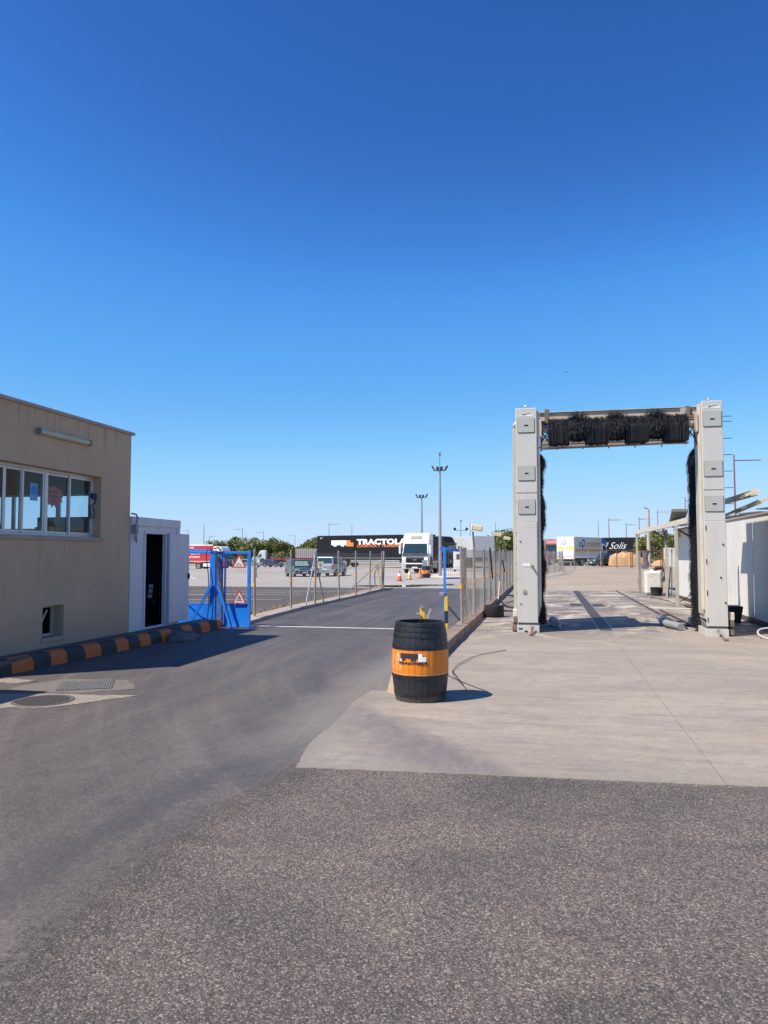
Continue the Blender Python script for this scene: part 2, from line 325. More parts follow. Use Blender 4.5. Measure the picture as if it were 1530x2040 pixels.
def mat_sheet(name, stops, sc=.5, rough=.85, stretch=(1,1,1), dark=None, fine=40, bump=.3):
    t = NT(name); p = t.pos(); b = t.b
    n1 = t.noise(t.map(p, stretch), sc, 8, .65, .5); c = t.ramp(n1, stops)
    n3 = t.noise(p, fine, 4, .7); c = t.mix(t.math('MULTIPLY', t.ramp(n3, [(.35, 1.), (.6, 0.)]), .3), c, tuple(x*.55 for x in stops[0][1]))
    if dark:
        n2 = t.noise(t.map(p, (.4,2,1)), dark[1], 6, .65, 1.); c = t.mix(t.ramp(n2, [(.52, 0.), (.7, dark[2])]), c, dark[0])
    t.l(c, b.inputs['Base Color']); setv(b, 'Roughness', rough); t.bump(n3, bump, .01); return t.m
ROAD = mat_road(); CONC = mat_concrete()
YCONC = mat_sheet('yard_concrete', [(.25, (.29,.262,.232)), (.5, (.36,.33,.295)), (.8, (.43,.40,.36))], .12, dark=((.26,.24,.225), .35, .5), fine=6)
TAN = mat_sheet('tan_concrete', [(.25, (.27,.215,.16)), (.5, (.345,.28,.21)), (.8, (.42,.345,.265))], .2, dark=((.22,.19,.16), .5, .5), fine=8)
YASPH = mat_sheet('yard_asphalt', [(.25, (.068,.055,.050)), (.5, (.086,.070,.063)), (.8, (.108,.089,.080))], .35, dark=((.05,.047,.05), .6, .4), fine=50)
SOIL = mat_sheet('dry_soil', [(.25, (.20,.155,.10)), (.5, (.28,.22,.15)), (.8, (.35,.29,.21))], .05, fine=3)
KERBM = mat_sheet('kerb_stone', [(.25, (.28,.24,.20)), (.5, (.38,.33,.28)), (.8, (.47,.42,.36))], 1.5, dark=((.17,.14,.12), 2., .6), fine=50)
RKERB = mat_sheet('stained_kerb', [(.25, (.17,.12,.09)), (.5, (.26,.19,.145)), (.8, (.36,.28,.22))], 1.5, dark=((.10,.075,.06), 2., .6), fine=50)
SIDEW = mat_sheet('sidewalk', [(.25, (.085,.08,.075)), (.5, (.12,.112,.105)), (.8, (.16,.15,.14))], .9, fine=40)

def render_wall():
    t = NT('beige_render'); p = t.pos(); b = t.b
    sx = t.n('ShaderNodeSeparateXYZ'); t.l(p, sx.inputs[0]); Z = sx.outputs[2]
    n1 = t.noise(p, .9, 7, .6, .4); n2 = t.noise(t.map(p, (3,3,.25)), 2.0, 7, .65); n3 = t.noise(p, 130, 4, .7)
    c = t.ramp(n1, [(.3, (.54,.36,.225)), (.7, (.62,.42,.27))])
    up = t.ramp(t.math('MULTIPLY', Z, .25), [(.86, 0.), (1., 1.)]); dn = t.ramp(t.math('MULTIPLY', Z, .25), [(.05, 1.), (.2, 0.)])
    c = t.mix(t.math('MULTIPLY', t.math('MULTIPLY', up, t.ramp(n2, [(.5, 0.), (.62, 1.)])), .45), c, (.24,.18,.13))
    c = t.mix(t.math('MULTIPLY', t.math('MULTIPLY', dn, t.ramp(n1, [(.35, .3), (.6, 1.)])), .5), c, (.27,.21,.16))
    sill = t.ramp(t.math('MULTIPLY', Z, .25), [(.3, 0.), (.46, 1.), (.485, 1.), (.49, 0.)])
    c = t.mix(t.math('MULTIPLY', t.math('MULTIPLY', sill, t.ramp(n2, [(.54, 0.), (.66, 1.)])), .4), c, (.20,.165,.13))
    st = t.noise(t.map(p, (5,5,.12)), 2.2, 6, .7); c = t.mix(t.math('MULTIPLY', t.ramp(st, [(.55, 0.), (.66, .5)]), up), c, (.20,.15,.115)); c = t.mix(t.ramp(t.noise(p, 3.2, 8, .75, .6), [(.56, 0.), (.70, .22)]), c, (.30,.235,.18))
    t.l(c, b.inputs['Base Color']); setv(b, 'Roughness', .92); t.bump(n3, .5, .006); return t.m
WALL = render_wall()
WHITE = M('white_paint', (.74,.73,.70), .5, var=.05, dirt=((.45,.42,.37), .35, 3.5), streak=True)
KIOSK = M('kiosk_paint', (.68,.63,.63), .5, var=.04, dirt=((.42,.41,.42), .4, 4), streak=True, world=True)
ALU = M('aluminium_frame', (.62,.60,.57), .4, .3, var=.06)
STONE = M('coping_stone', (.42,.33,.27), .8, var=.15, vs=9, dirt=((.2,.16,.13), .5, 6), bump=.3)
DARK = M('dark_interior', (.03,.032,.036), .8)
BLACKM = M('black_metal', (.025,.026,.03), .5, .2)
RUBBER = M('rubber', (.022,.022,.024), .8, var=.25, vs=8)
STEEL = M('galvanised_steel', (.42,.42,.41), .45, .7, var=.15, vs=12)
POSTM = M('weathered_post', (.36,.34,.31), .6, .5, var=.2, vs=10, dirt=((.25,.16,.10), .5, 6))
WIRE = M('fence_wire', (.36,.34,.31), .6, .5)
RUST = M('rusty_steel', (.20,.085,.045), .8, .3, var=.3, vs=14, dirt=((.08,.04,.03), .6, 9))
BLUE = M('blue_gate_paint', (.010,.20,.72), .42, 0, var=.12, vs=5, dirt=((.18,.25,.36), .35, 9), coat=.15, world=True)
ORANGE = M('orange_paint', (.72,.24,.035), .55, var=.1, vs=6, dirt=((.35,.16,.06), .4, 7))
KORANGE = M('kerb_orange', (.66,.135,.018), .6, var=.2, vs=6, world=True, dirt=((.16,.10,.07), .5, 6))
KBLACK = M('kerb_black', (.022,.022,.025), .6, var=.2, vs=6, world=True, dirt=((.09,.08,.075), .35, 6))
TAPE = M('orange_tape', (.80,.33,.02), .6)
YELLOW = M('yellow_paint', (.75,.46,.02), .5, var=.1, vs=8, dirt=((.3,.2,.08), .4, 14))
GCREAM = M('gantry_panel', (.53,.51,.475), .38, .0, var=.04, vs=1.2, dirt=((.40,.37,.32), .4, 3.2), streak=True, coat=.2)
GSIDE = M('gantry_profile', (.56,.50,.42), .45, .25, var=.08, vs=5, dirt=((.30,.24,.18), .4, 5), streak=True)
GHATCH = M('gantry_hatch', (.41,.415,.38), .42, .0, var=.03, vs=2)
GBEAM = M('gantry_beam', (.55,.44,.33), .5, .2, var=.08, vs=3, dirt=((.35,.27,.20), .3, 4))
SEAM = M('panel_seam', (.12,.11,.10), .8)
BRIST = M('brush_bristle', (.016,.017,.022), .62, 0, var=.5, vs=40, spec=.25)
GREYP = M('grey_plastic', (.24,.26,.28), .5, var=.1)
PVC = M('white_plastic', (.70,.68,.62), .5, var=.06, dirt=((.35,.24,.12), .5, 5))
CREAM = M('cream_lamp', (.62,.52,.30), .45, var=.08)
PANEL = M('sandwich_panel', (.68,.67,.62), .5, var=.04, vs=1.5, dirt=((.42,.38,.30), .35, 2.2), streak=True, world=True)
RED = M('truck_red', (.52,.02,.022), .4, coat=.5, var=.06)
TWHITE = M('truck_white', (.80,.80,.79), .35, coat=.5, var=.03)
TBLACK = M('truck_black', (.008,.010,.016), .6, var=.15, spec=.25)
NAVY = M('car_dark_blue', (.020,.030,.055), .3, coat=.8, var=.05)
SILVER = M('car_silver', (.36,.38,.40), .35, .5, coat=.6, var=.05)
GREENC = M('car_dark_green', (.022,.040,.036), .3, coat=.8, var=.05)
CARBLK = M('car_black', (.02,.022,.028), .3, coat=.8, var=.05)
WINDOW = M('vehicle_glass', (.02,.035,.04), .08, spec=.9, var=.1)
CHROME = M('chrome', (.6,.6,.6), .2, .9)
LAMPG = M('lamp_glass', (.55,.57,.58), .15, .3)
REDL = M('red_lamp', (.45,.02,.015), .3)
PLATE = M('plate_white', (.75,.75,.72), .5)
LOGOW = M('logo_white', (.85,.85,.84), .5, var=.02)
LOGOO = M('logo_orange', (.85,.22,.05), .5, var=.02)
LOGOB = M('logo_blue', (.02,.06,.30), .5)
LOGOY = M('logo_gold', (.62,.32,.06), .5)
SKYB = M('truck_blue', (.03,.14,.50), .4, coat=.4)
BEIGE = M('box_beige', (.62,.58,.51), .5, var=.03)
CONER = M('cone_red', (.80,.10,.05), .5); CONEO = M('cone_orange', (.80,.26,.08), .5); CONEY = M('cone_yellow', (.66,.47,.14), .6)
PAINTW = M('road_paint', (.62,.60,.56), .7, var=.2, vs=6, world=True, dirt=((.25,.23,.2), .6, 5))
TARP = M('tan_tarpaulin', (.50,.30,.15), .75, var=.1, vs=3, bump=.5, bs=8)
IRON = M('cast_iron', (.13,.118,.11), .65, .3, var=.25, vs=30)
PATCH = M('patch_concrete', (.25,.215,.178), .9, var=.3, vs=18, bump=1., bs=50, world=True)
BARK = M('bark', (.10,.07,.05), .9, bump=.5)
def leafmat(name, a, bb):
    t = NT(name); v = t.obj(); f = t.noise(v, 3.5, 5, .7); oi = t.n('ShaderNodeObjectInfo').outputs['Random']
    c = t.mix(f, a, bb); t.l(c, t.b.inputs['Base Color']); setv(t.b, 'Roughness', .6)
    return t.m
LEAFD = leafmat('leaf_dark', (.055,.088,.018), (.11,.15,.034)); LEAFL = leafmat('leaf_light', (.11,.14,.03), (.23,.235,.06)); LEAFY = leafmat('leaf_dry', (.14,.13,.04), (.26,.21,.08))
PANE = glass('window_glass', (.80,.88,.92), .02)

# ------------------------------------------------------------------ terrain
CTRL = [(x, y, 0.) for x in (-60,-30,-12,-5,0,5,12,30) for y in (-20,0,15,30,42)] + [
 (-23,68,-.43),(-20,69,-.37),(-11.8,69,-.07),(-9.5,58,-.10),(-10,53,-.2),(-9.9,56,-.18),(-8.3,60,-.13),(-30,95,-.12),(-15,90,.05),(-11,88,.08),
 (-57,115,-.78),(-66,185,-.9),(-52,142,-.88),(-49,122,-.62),(-56,172,-.5),(3,101,.16),(9,111,.12),(12,113,.15),(6.5,95,.25),(9,92,.28),
 (0,54,.14),(.6,60,.1),(1.3,68,.17),(3.7,86,.33),(6,80,.3),(9,80,.33),(20,80,.3),(30,100,.2),(-9,90,.1),(-23,58,-.2),(-40,60,-.3),(-60,80,-.6),(-100,120,-.9),(-120,60,-.6),(-120,200,-.9),(0,200,-.2),(60,150,0),(0,300,-.6),(-100,400,-1.),(100,400,-.6),(60,60,.2)]
def gz(x, y):
    if y < 44 and x > -60: 
        return 0.0 if y < 40 else gz0(x, y)*(y-40)/4
    return gz0(x, y)
def gz0(x, y):
    sw = sz = 0
    for a, b, c in CTRL:
        d2 = (x-a)**2+(y-b)**2+9.; wgt = 1/(d2*d2); sw += wgt; sz += wgt*c
    return sz/sw
def grid(xs, ys, dz):
    mb = MB(); nx = len(xs)
    mb.v = [(x, y, gz(x, y)+dz) for y in ys for x in xs]
    mb.f = [(j*nx+i, j*nx+i+1, (j+1)*nx+i+1, (j+1)*nx+i) for j in range(len(ys)-1) for i in range(nx-1)]
    return mb
def lin(a, b, n): return [a+(b-a)*i/n for i in range(n+1)]
xs = [-5000,-2500,-1200,-600,-300]+lin(-200, 100, 75)+[200,400,900,2000,5000]
ys = [-1500,-400,-100]+lin(-30, 240, 70)+[300,400,600,1000,2000,3500,6000]
struct(grid(xs, ys, -.07).build('ground', SOIL, smooth=True, fix=False))
struct(grid(lin(-130, 34, 62), lin(37.2, 150, 50), -.004).build('yard_pavement', YCONC, smooth=True, fix=False))
struct(grid(lin(-1.72, 15, 10), [36.0,38,40,42,44]+lin(46, 88, 18), .012).build('wash_yard', TAN, smooth=True, fix=False))
struct(grid([-60,-40,-20,-7.72], lin(9.0, 37.2, 6), -.012).build('parking_asphalt', YASPH, fix=False))
# the lane and the whole foreground
rp = [(-60,-30),(40,-30),(40,5.0),(30,7.2)]
rnd = random.Random(4)
front = [(-1.97+i*(21.97)/60, 5.81+(i*(21.97)/60)*.068) for i in range(61)]
left = [(-1.97,5.81),(-2.05,6.2),(-2.12,6.7),(-2.10,7.3),(-2.14,7.9),(-2.2,8.5),(-2.16,9.2),(-1.99,9.6)]
def jag(pts, a, n=4, seed=1):
    r = random.Random(seed); out = []
    for p, q in zip(pts, pts[1:]):
        for k in range(n):
            t = k/n; out.append((p[0]+(q[0]-p[0])*t+r.uniform(-a, a), p[1]+(q[1]-p[1])*t+r.uniform(-a, a)))
    out.append(pts[-1]); return out
fr = jag(front, .009, 5, 2); lf = jag(left, .012, 14, 3)
mb = MB(); mb.add([(-60,-30,0),(40,-30,0),(40,8.9,0),(-60,8.9,0)], [(0,1,2,3)])
mb.add([(-7.45,8.9,0),(-1.70,8.9,0),(-1.70,37.4,0),(-7.40,37.4,0)], [(0,1,2,3)])
mb.add([(-1.70,8.9,0),(5,8.9,0),(5,9.0,0),(-1.70,9.0,0)], [(0,1,2,3)])
struct(mb.build('road', ROAD, fix=False))
mb = MB()
mb.box(-60,-7.76,-1,-1+.01,-.2,-.19)
# slab of poured concrete, pane by pane
slabs = thing('wash_pavement', 'x', 'x'); del slabs['label']; del slabs['category']; struct(slabs); LOC[slabs.name] = (0,0,0)
g = .003; rows = [9.25, 13.4, 17.6, 22.0, 26.8, 31.4, 36.0]; colsx = [1.27, 4.9, 9.0, 14.0, 20.0]
f0 = [p for p in fr if p[0] < colsx[0]-g]
poly = [(-1.70+.0, rows[0]-g)] + [(x, y) for x, y in reversed(lf) if y < rows[0]-g] + f0[1:] + [(colsx[0]-g, 5.81+(colsx[0]+1.97)*.068), (colsx[0]-g, rows[0]-g)]
MB().prism(poly, 'z', -.05, .008).build('slab', CONC, slabs)
xa = colsx[0]
for xb in colsx[1:]:
    ff = [p for p in fr if xa+g < p[0] < xb-g]
    MB().prism([(xa+g, rows[0]-g), (xa+g, 5.81+(xa+1.97)*.068)]+ff+[(xb-g, 5.81+(xb+1.97)*.068), (xb-g, rows[0]-g)], 'z', -.05, .008).build('slab', CONC, slabs)
    xa = xb
for ya, yb in zip(rows, rows[1:]):
    xa = -1.71
    for xb in colsx:
        xlo = xa+(g if xa > -1 else 0)
        if ya >= 17.5 and xa < 0:            # drain runs along the joint
            MB().box(xlo, xb-.16, ya+g, yb-g, -.05, .008).build('slab', CONC, slabs)
        elif ya >= 17.5 and abs(xa-1.27) < .01:
            MB().box(xa+.16, xb-g, ya+g, yb-g, -.05, .008).build('slab', CONC, slabs)
        else: MB().box(xlo, xb-g, ya+g, yb-g, -.05, .008).build('slab', CONC, slabs)
        xa = xb
# drain with cover plates and its cross arm
dr = thing('floor_drain', 'long rusty steel drain with cross arm in the wash bay floor', 'drain', (1.27, 17.4, 0))
DRM = M('drain_plate', (.085,.062,.052), .6, .3, var=.25, vs=9, dirt=((.07,.055,.05), .5, 7), world=True)
y = 17.62
while y < 35.9:
    MB().box(1.135, 1.405, y, y+.985, -.02, .011).build('cover_plate', DRM, dr, world=True); y += 1.0
mb = MB(); mb.box(1.11,1.13,17.6,36,-.03,.013); mb.box(1.41,1.43,17.6,36,-.03,.013); mb.build('drain_edge', STEEL, dr, world=True)
MB().box(.74,1.105,25.3,26.8,-.01,.014).build('cross_plate', DRM, dr, world=True); MB().box(1.435,1.80,25.3,26.8,-.01,.014).build('cross_plate', DRM, dr, world=True)
MB().lathe([(0,.0115),(.15,.0115),(.155,.006)], (1.27,17.60,0), 20, math.pi, 2*math.pi).build('round_end', DRM, dr, world=True)
# sidewalk and painted kerb stones on the left
struct(MB().box(-7.845,-7.46,8.0,16.16,-.05,.205).build('sidewalk', SIDEW))
kb = thing('painted_kerb', 'low rounded kerb painted in orange and black blocks beside the beige office', 'kerb', (-7.4, 9, 0))
kys = [8.0,8.48,8.95,9.43,9.88,10.25,10.63,11.07,11.5,11.93,12.3,12.68,13.07,13.48,13.92,14.36,14.78,15.19,15.62,16.0,16.22]
def kx(y): return -7.47+(.14 if y > 12.2 else max(0, (y-9)/3.2*.14))
for i, (a, b) in enumerate(zip(kys, kys[1:])):
    xa_, xb_ = kx(a), kx(b)
    def ring(x, y): return [(x-.14, y, -.05), (x+.02, y, -.05), (x+.005, y, .12), (x-.03, y, .19), (x-.075, y, .218), (x-.14, y, .215)]
    r0 = ring(xa_, a+.004); r1 = ring(xb_, b-.004); n = 6
    MB().add(r0+r1, [(k, (k+1)%n, n+(k+1)%n, n+k) for k in range(n)]+[tuple(range(n-1,-1,-1)), tuple(range(n,2*n))]).build('kerb_block', KORANGE if i%2 == 1 else KBLACK, kb, world=True, bevel=.006)
# low kerbs of the lane
lk = thing('left_lane_kerb', 'pale low concrete kerb under the grey wire fence on the left of the lane', 'kerb', (-7.5, 17, 0))
pts = [(-7.0,17.0),(-7.13,18.2),(-7.26,20),(-7.33,22),(-7.36,25),(-7.38,28),(-7.42,31),(-7.5,34),(-7.7,36.0),(-8.0,37.0)]
for (xa_, ya_), (xb_, yb_) in zip(pts, pts[1:]):
    n = 3 if yb_-ya_ > 2 else 2
    for k in range(n):
        t0, t1 = k/n+.004, (k+1)/n-.004
        p0 = (xa_+(xb_-xa_)*t0, ya_+(yb_-ya_)*t0); p1 = (xa_+(xb_-xa_)*t1, ya_+(yb_-ya_)*t1); z = .09+rnd.uniform(-.012,.012)
        MB().hexa([(p0[0]-.5,p0[1],-.05),(p0[0],p0[1],-.05),(p1[0],p1[1],-.05),(p1[0]-.5,p1[1],-.05)], [(p0[0]-.5,p0[1],z+.01),(p0[0]-.03,p0[1],z),(p1[0]-.03,p1[1],z),(p1[0]-.5,p1[1],z+.01)]).build('kerb_stone', KERBM, lk, world=True, bevel=.012)
rk = thing('right_lane_kerb', 'stained raised kerb carrying the wire fence between lane and wash bay', 'kerb', (-1.8, 9, 0))
y = 9.55
while y < 52:
    z = .185+rnd.uniform(-.008,.008); MB().box(-1.97+max(0,(y-43)*.17), -1.69+max(0,(y-43)*.17)+rnd.uniform(-.008,.008), y+.006, y+.994, -.05, z).build('kerb_stone', RKERB, rk, world=True, bevel=.015); y += 1.0
MB().hexa([(-1.97,9.1,-.02),(-1.74,8.98,-.02),(-1.69,9.54,-.02),(-1.99,9.54,-.02)], [(-1.93,9.2,.03),(-1.76,9.06,.15),(-1.69,9.54,.18),(-1.97,9.54,.17)]).build('kerb_nose', M('nose_stone', (.34,.26,.18), .85, var=.15, vs=9, bump=.5), rk, world=True, bevel=.015)

# markings
struct(MB().box(-7.0,-3.0,16.86,16.98,.002,.006).build('lane_line', PAINTW))
for i, yy in enumerate((23.2, 27.0, 30.5, 33.6)):
    struct(MB().add([(-40,yy-6,-.007),(-40,yy-5.88,-.007),(-9.5-i*.3,yy+.1,-.007),(-9.5-i*.3,yy,-.007)], [(0,1,2,3)]).build('parking_line', PAINTW))
struct(MB().add([(-26,20.4,-.006),(-26,20.52,-.006),(-8.6,34.6,-.006),(-8.6,34.45,-.006)], [(0,1,2,3)]).build('parking_line', PAINTW))
for k in range(5):
    x0 = -34+k*4.2
    struct(MB().add([(x0, 52, gz(x0,52)+.01),(x0+.25,52,gz(x0,52)+.01),(x0-6.75,64,gz(x0-7,64)+.012),(x0-7,64,gz(x0-7,64)+.012)], [(0,1,2,3)]).build('parking_line', PAINTW))
WATER = NT('puddle_water'); setv(WATER.b, 'Base Color', (.03,.028,.026,1)); setv(WATER.b, 'Roughness', .04); setv(WATER.b, 'Specular IOR Level', .9)
_p = WATER.pos(); WATER.bump(WATER.noise(WATER.map(_p, (1,.4,1)), 6, 3, .6), .04, .01)
def puddle(cx, cy, rx, ry, seed):
    r = random.Random(seed); ph = [r.uniform(0, 6) for _ in range(4)]; n = 48; vs = []
    for k in range(n):
        t = 2*math.pi*k/n; q = 1+.2*math.sin(2*t+ph[0])+.14*math.sin(3*t+ph[1])+.09*math.sin(7*t+ph[2])
        vs.append((cx+rx*q*math.cos(t), cy+ry*q*math.sin(t), .017))
    o = MB().add(vs, [tuple(range(n))]).build('puddle', WATER.m, fix=False); return struct(o)
puddle(-8.1, 39.4, 1.6, 1.25, 1); puddle(-6.2, 41.1, 1.3, .55, 2); puddle(-4.9, 42.2, .8, .4, 5)
# manhole, drain cover and patches of rough concrete in the lane
def blob(cx, cy, pts, z0, z1, m, name, jagv=.03, seed=1, parent=None):
    q = jag(pts+[pts[0]], jagv, 6, seed)[:-1]
    return MB().prism(q, 'z', z0, z1).build(name, m, parent, world=parent is not None)
struct(blob(0,0,[(-6.6,7.45),(-5.9,7.35),(-5.35,7.52),(-4.85,8.3),(-5.5,8.22),(-6.3,8.15),(-6.9,7.9)], -.01, .006, PATCH, 'concrete_patch', .035, 2))
LPATCH = M("pale_patch", (.145,.124,.108), .9, var=.12, vs=5, bump=.4, world=True)
struct(blob(0,0,[(-6.6,8.25),(-5.6,8.33),(-5.1,8.75),(-5.6,9.35),(-6.45,9.2),(-6.7,8.6)], -.01, .004, LPATCH, 'concrete_patch', .02, 3))
struct(blob(0,0,[(-7.3,8.75),(-6.8,8.8),(-6.75,9.02),(-7.2,9.1),(-7.4,8.95)], -.01, .006, PATCH, 'concrete_patch', .03, 4))
mh = thing('manhole_cover', 'round ribbed iron manhole cover in a rough pale concrete patch', 'manhole', (-5.72, 7.79, 0))
MB().lathe([(.34,.0),(.34,.014),(.305,.014),(.305,.0)], (-5.72,7.79,0), 40).build('rim', IRON, mh, world=True)
mb = MB(); mb.lathe([(0,.010),(.295,.010),(.30,.0)], (-5.72,7.79,0), 40)
mb.build('lid', IRON, mh, world=True)
mb = MB()
for k in range(-9, 10):
    d = k*.03; L = math.sqrt(max(0, .285**2-d*d)); mb.obox((-5.72+d*math.cos(.35), 7.79+d*math.sin(.35), .013), (.014, 2*L, .008), (0,0,.35))
mb.build('rib', IRON, mh, world=True)
gr = thing('drain_grate', 'square checkered iron access cover flush in the lane near the kerb', 'grate', (-5.85, 8.82, 0))
MB().obox((-5.85,8.82,.006), (.66,.66,.012), (0,0,.5)).build('plate', IRON, gr, world=True)
mb = MB()
for i in range(-9, 10):
    for j in range(-9, 10):
        u, v = i*.032, j*.032; mb.obox((-5.85+u*math.cos(.5)-v*math.sin(.5), 8.82+u*math.sin(.5)+v*math.cos(.5), .014), (.022,.009,.006), (0,0,.5+(.785 if (i+j)%2 else -.785)))
mb.build('tread', STEEL, gr, world=True)
# small heap of rags on the kerb
hp = MB(); vs = []; n = 20
for j in range(7):
    for k in range(n):
        t = 2*math.pi*k/n; ph = j/6*math.pi/2; q = 1+.2*noise.noise(Vector((math.cos(t)*2, math.sin(t)*2, j*.6)))
        vs.append((-7.12+.30*q*math.cos(t)*math.cos(ph), 13.95+.36*q*math.sin(t)*math.cos(ph), .004+.17*math.sin(ph)*q))
hp.add(vs, [(j*n+k, j*n+(k+1)%n, (j+1)*n+(k+1)%n, (j+1)*n+k) for j in range(6) for k in range(n)])
tag(hp.build('sand_heap', M('grey_sack', (.16,.14,.13), .95, var=.25, vs=12, bump=1., bs=30), smooth=True), 'small grey lump of mortar against the painted kerb in shadow', 'rubble')

# ------------------------------------------------------------------ hills
def hill(pts, dist_k, name, m, seed):
    mb = MB(); rws = [(1.0, 0.0), (1.08, .5), (1.2, .85), (1.35, 1.0), (1.6, .8), (2.0, .3), (2.3, -.2)]; n = len(pts)
    for k, h in rws:
        for i, (x, y, z) in enumerate(pts):
            q = noise.noise(Vector((x*.004+seed, k*3, 0)))
            mb.v.append((x*k, y*k, -6+(z+6)*h*(1+.18*q)+6*noise.noise(Vector((x*.01, k*9, seed)))*(h > 0)))
    mb.f = [(j*n+i, j*n+i+1, (j+1)*n+i+1, (j+1)*n+i) for j in range(len(rws)-1) for i in range(n-1)]
    return struct(mb.build(name, m, smooth=True))
t = NT('hill_scrub'); p = t.pos(); c = t.ramp(t.noise(p, .012, 8, .7, .6), [(.3, (.13,.125,.10)), (.5, (.24,.20,.17)), (.62, (.30,.25,.215)), (.8, (.38,.33,.29))])
c = t.mix(t.ramp(t.noise(p, .06, 6, .7), [(.5, 0.), (.6, .8)]), c, (.075,.085,.055)); t.l(c, t.b.inputs['Base Color']); setv(t.b, 'Roughness', .95); HILL = t.m
def prof(x0, x1, y, f, n=60): return [(x0+(x1-x0)*i/n, y, f(i/n)) for i in range(n+1)]
HP = [(-2200,8),(-900,16),(-314,24),(-260,27),(-176,31),(-121,32),(-40,40),(-6,44),(20,44),(53,28),(100,23),(145,23),(197,30),(235,42),(273,51),(311,48),(330,40),(398,27),(700,34),(1100,28),(2500,12)]
def hpf(u):
    x = -2200+4700*u
    for (a, b) in zip(HP, HP[1:]):
        if a[0] <= x <= b[0]: return 1.28*(a[1]+(b[1]-a[1])*(x-a[0])/(b[0]-a[0]))
    return 8
hill(prof(-2200, 2500, 2100, hpf, 420), 1, 'hills', HILL, 1)

# ------------------------------------------------------------------ office building on the left
ob = thing('office_building', 'flat roofed beige rendered office in shadow with a wide sliding window', 'building', (-7.85, 11, 0))
XW = -7.85; XB = -12.0; Y0, Y1 = 8.75, 13.13; ZT = 4.0
def wall_yz(x0, x1, y0, y1, z0, z1, holes):
    ysl = sorted({y0, y1, *[h[0] for h in holes], *[h[1] for h in holes]}); zsl = sorted({z0, z1, *[h[2] for h in holes], *[h[3] for h in holes]})
    mb = MB(); eps = 1e-5; vid = {}
    def inside(y, z): return y0 < y < y1 and z0 < z < z1 and not any(h[0]-eps < y < h[1]+eps and h[2]-eps < z < h[3]+eps for h in holes)
    def face(ps):
        ids = []
        for q in ps:
            if q not in vid: vid[q] = len(mb.v); mb.v.append(q)
            ids.append(vid[q])
        mb.f.append(tuple(ids))
    for ya, yb in zip(ysl, ysl[1:]):
        for za, zb in zip(zsl, zsl[1:]):
            if not inside((ya+yb)/2, (za+zb)/2): continue
            face([(x1,ya,za),(x1,yb,za),(x1,yb,zb),(x1,ya,zb)]); face([(x0,ya,za),(x0,ya,zb),(x0,yb,zb),(x0,yb,za)])
            for (yy, sgn) in ((ya,-1),(yb,1)):
                if not inside(yy+sgn*.001, (za+zb)/2): face([(x0,yy,za),(x1,yy,za),(x1,yy,zb),(x0,yy,zb)])
            for (zz, sgn) in ((za,-1),(zb,1)):
                if not inside((ya+yb)/2, zz+sgn*.001): face([(x0,ya,zz),(x1,ya,zz),(x1,yb,zz),(x0,yb,zz)])
    return mb
WY0, WY1, WZ0, WZ1 = 9.15, 12.16, 2.0, 3.09
mb = wall_yz(XW-.26, XW, Y0, Y1, 0, ZT, [(WY0, WY1, WZ0, WZ1), (10.62, 11.16, .36, .87)])
mb.build('wall', WALL, ob, world=True)
wall_yz(XB, XB+.2, Y0, Y1, 0, ZT, [(9.3, 11.4, 2.15, 3.2)]).build('rear_wall', WALL, ob, world=True)
m = MB(); a0, a1, b0, b1 = -11.4, -8.28, 2.16, 2.87
m.box(XB+.2,a0,Y1-.22,Y1,0,ZT); m.box(a1,XW-.26,Y1-.22,Y1,0,ZT); m.box(a0,a1,Y1-.22,Y1,0,b0); m.box(a0,a1,Y1-.22,Y1,b1,ZT); m.build('end_wall', WALL, ob, world=True)
m = MB(); m.box(a0,a0+.04,Y1-.15,Y1-.1,b0,b1); m.box(a1-.04,a1,Y1-.15,Y1-.1,b0,b1); m.box(a0+.04,a1-.04,Y1-.15,Y1-.1,b0,b0+.04); m.box(a0+.04,a1-.04,Y1-.15,Y1-.1,b1-.04,b1); m.box(-9.36,-9.28,Y1-.15,Y1-.1,b0+.04,b1-.04); m.box(-10.35,-10.29,Y1-.15,Y1-.1,b0+.04,b1-.04)
ew = m.build('end_window', ALU, ob, world=True)
MB().box(a0+.04,a1-.04,Y1-.128,Y1-.122,b0+.04,b1-.04).build('pane', glass('end_glass', (.92,.95,.97), .0), ew, world=True)
MB().box(XB+.2, XW-.26, Y0, Y0+.22, 0, ZT).build('end_wall', WALL, ob, world=True)
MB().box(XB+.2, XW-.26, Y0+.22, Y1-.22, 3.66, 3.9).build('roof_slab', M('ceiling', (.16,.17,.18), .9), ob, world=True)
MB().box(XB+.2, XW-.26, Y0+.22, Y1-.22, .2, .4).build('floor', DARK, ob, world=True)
for k in range(2):
    MB().box(XB+.25, XW-.5, 9.6+k*1.9, 9.72+k*1.9, 3.5, 3.64).build('ceiling_beam', M('beam', (.3,.3,.3), .7), ob, world=True)
y = Y0-.06; k = 0
while y < Y1:
    y2 = min(y+1.02, Y1+.07)
    MB().box(XW-.30, XW+.045, y+.002, y2-.002, ZT, ZT+.055).build('coping_stone', STONE, ob, world=True, bevel=.006); y = y2
for s_, yy in ((0, Y0-.06), (1, Y1-.24)):
    MB().box(XB-.05, XW-.31, yy, yy+.30, ZT, ZT+.055).build('coping_stone', STONE, ob, world=True)
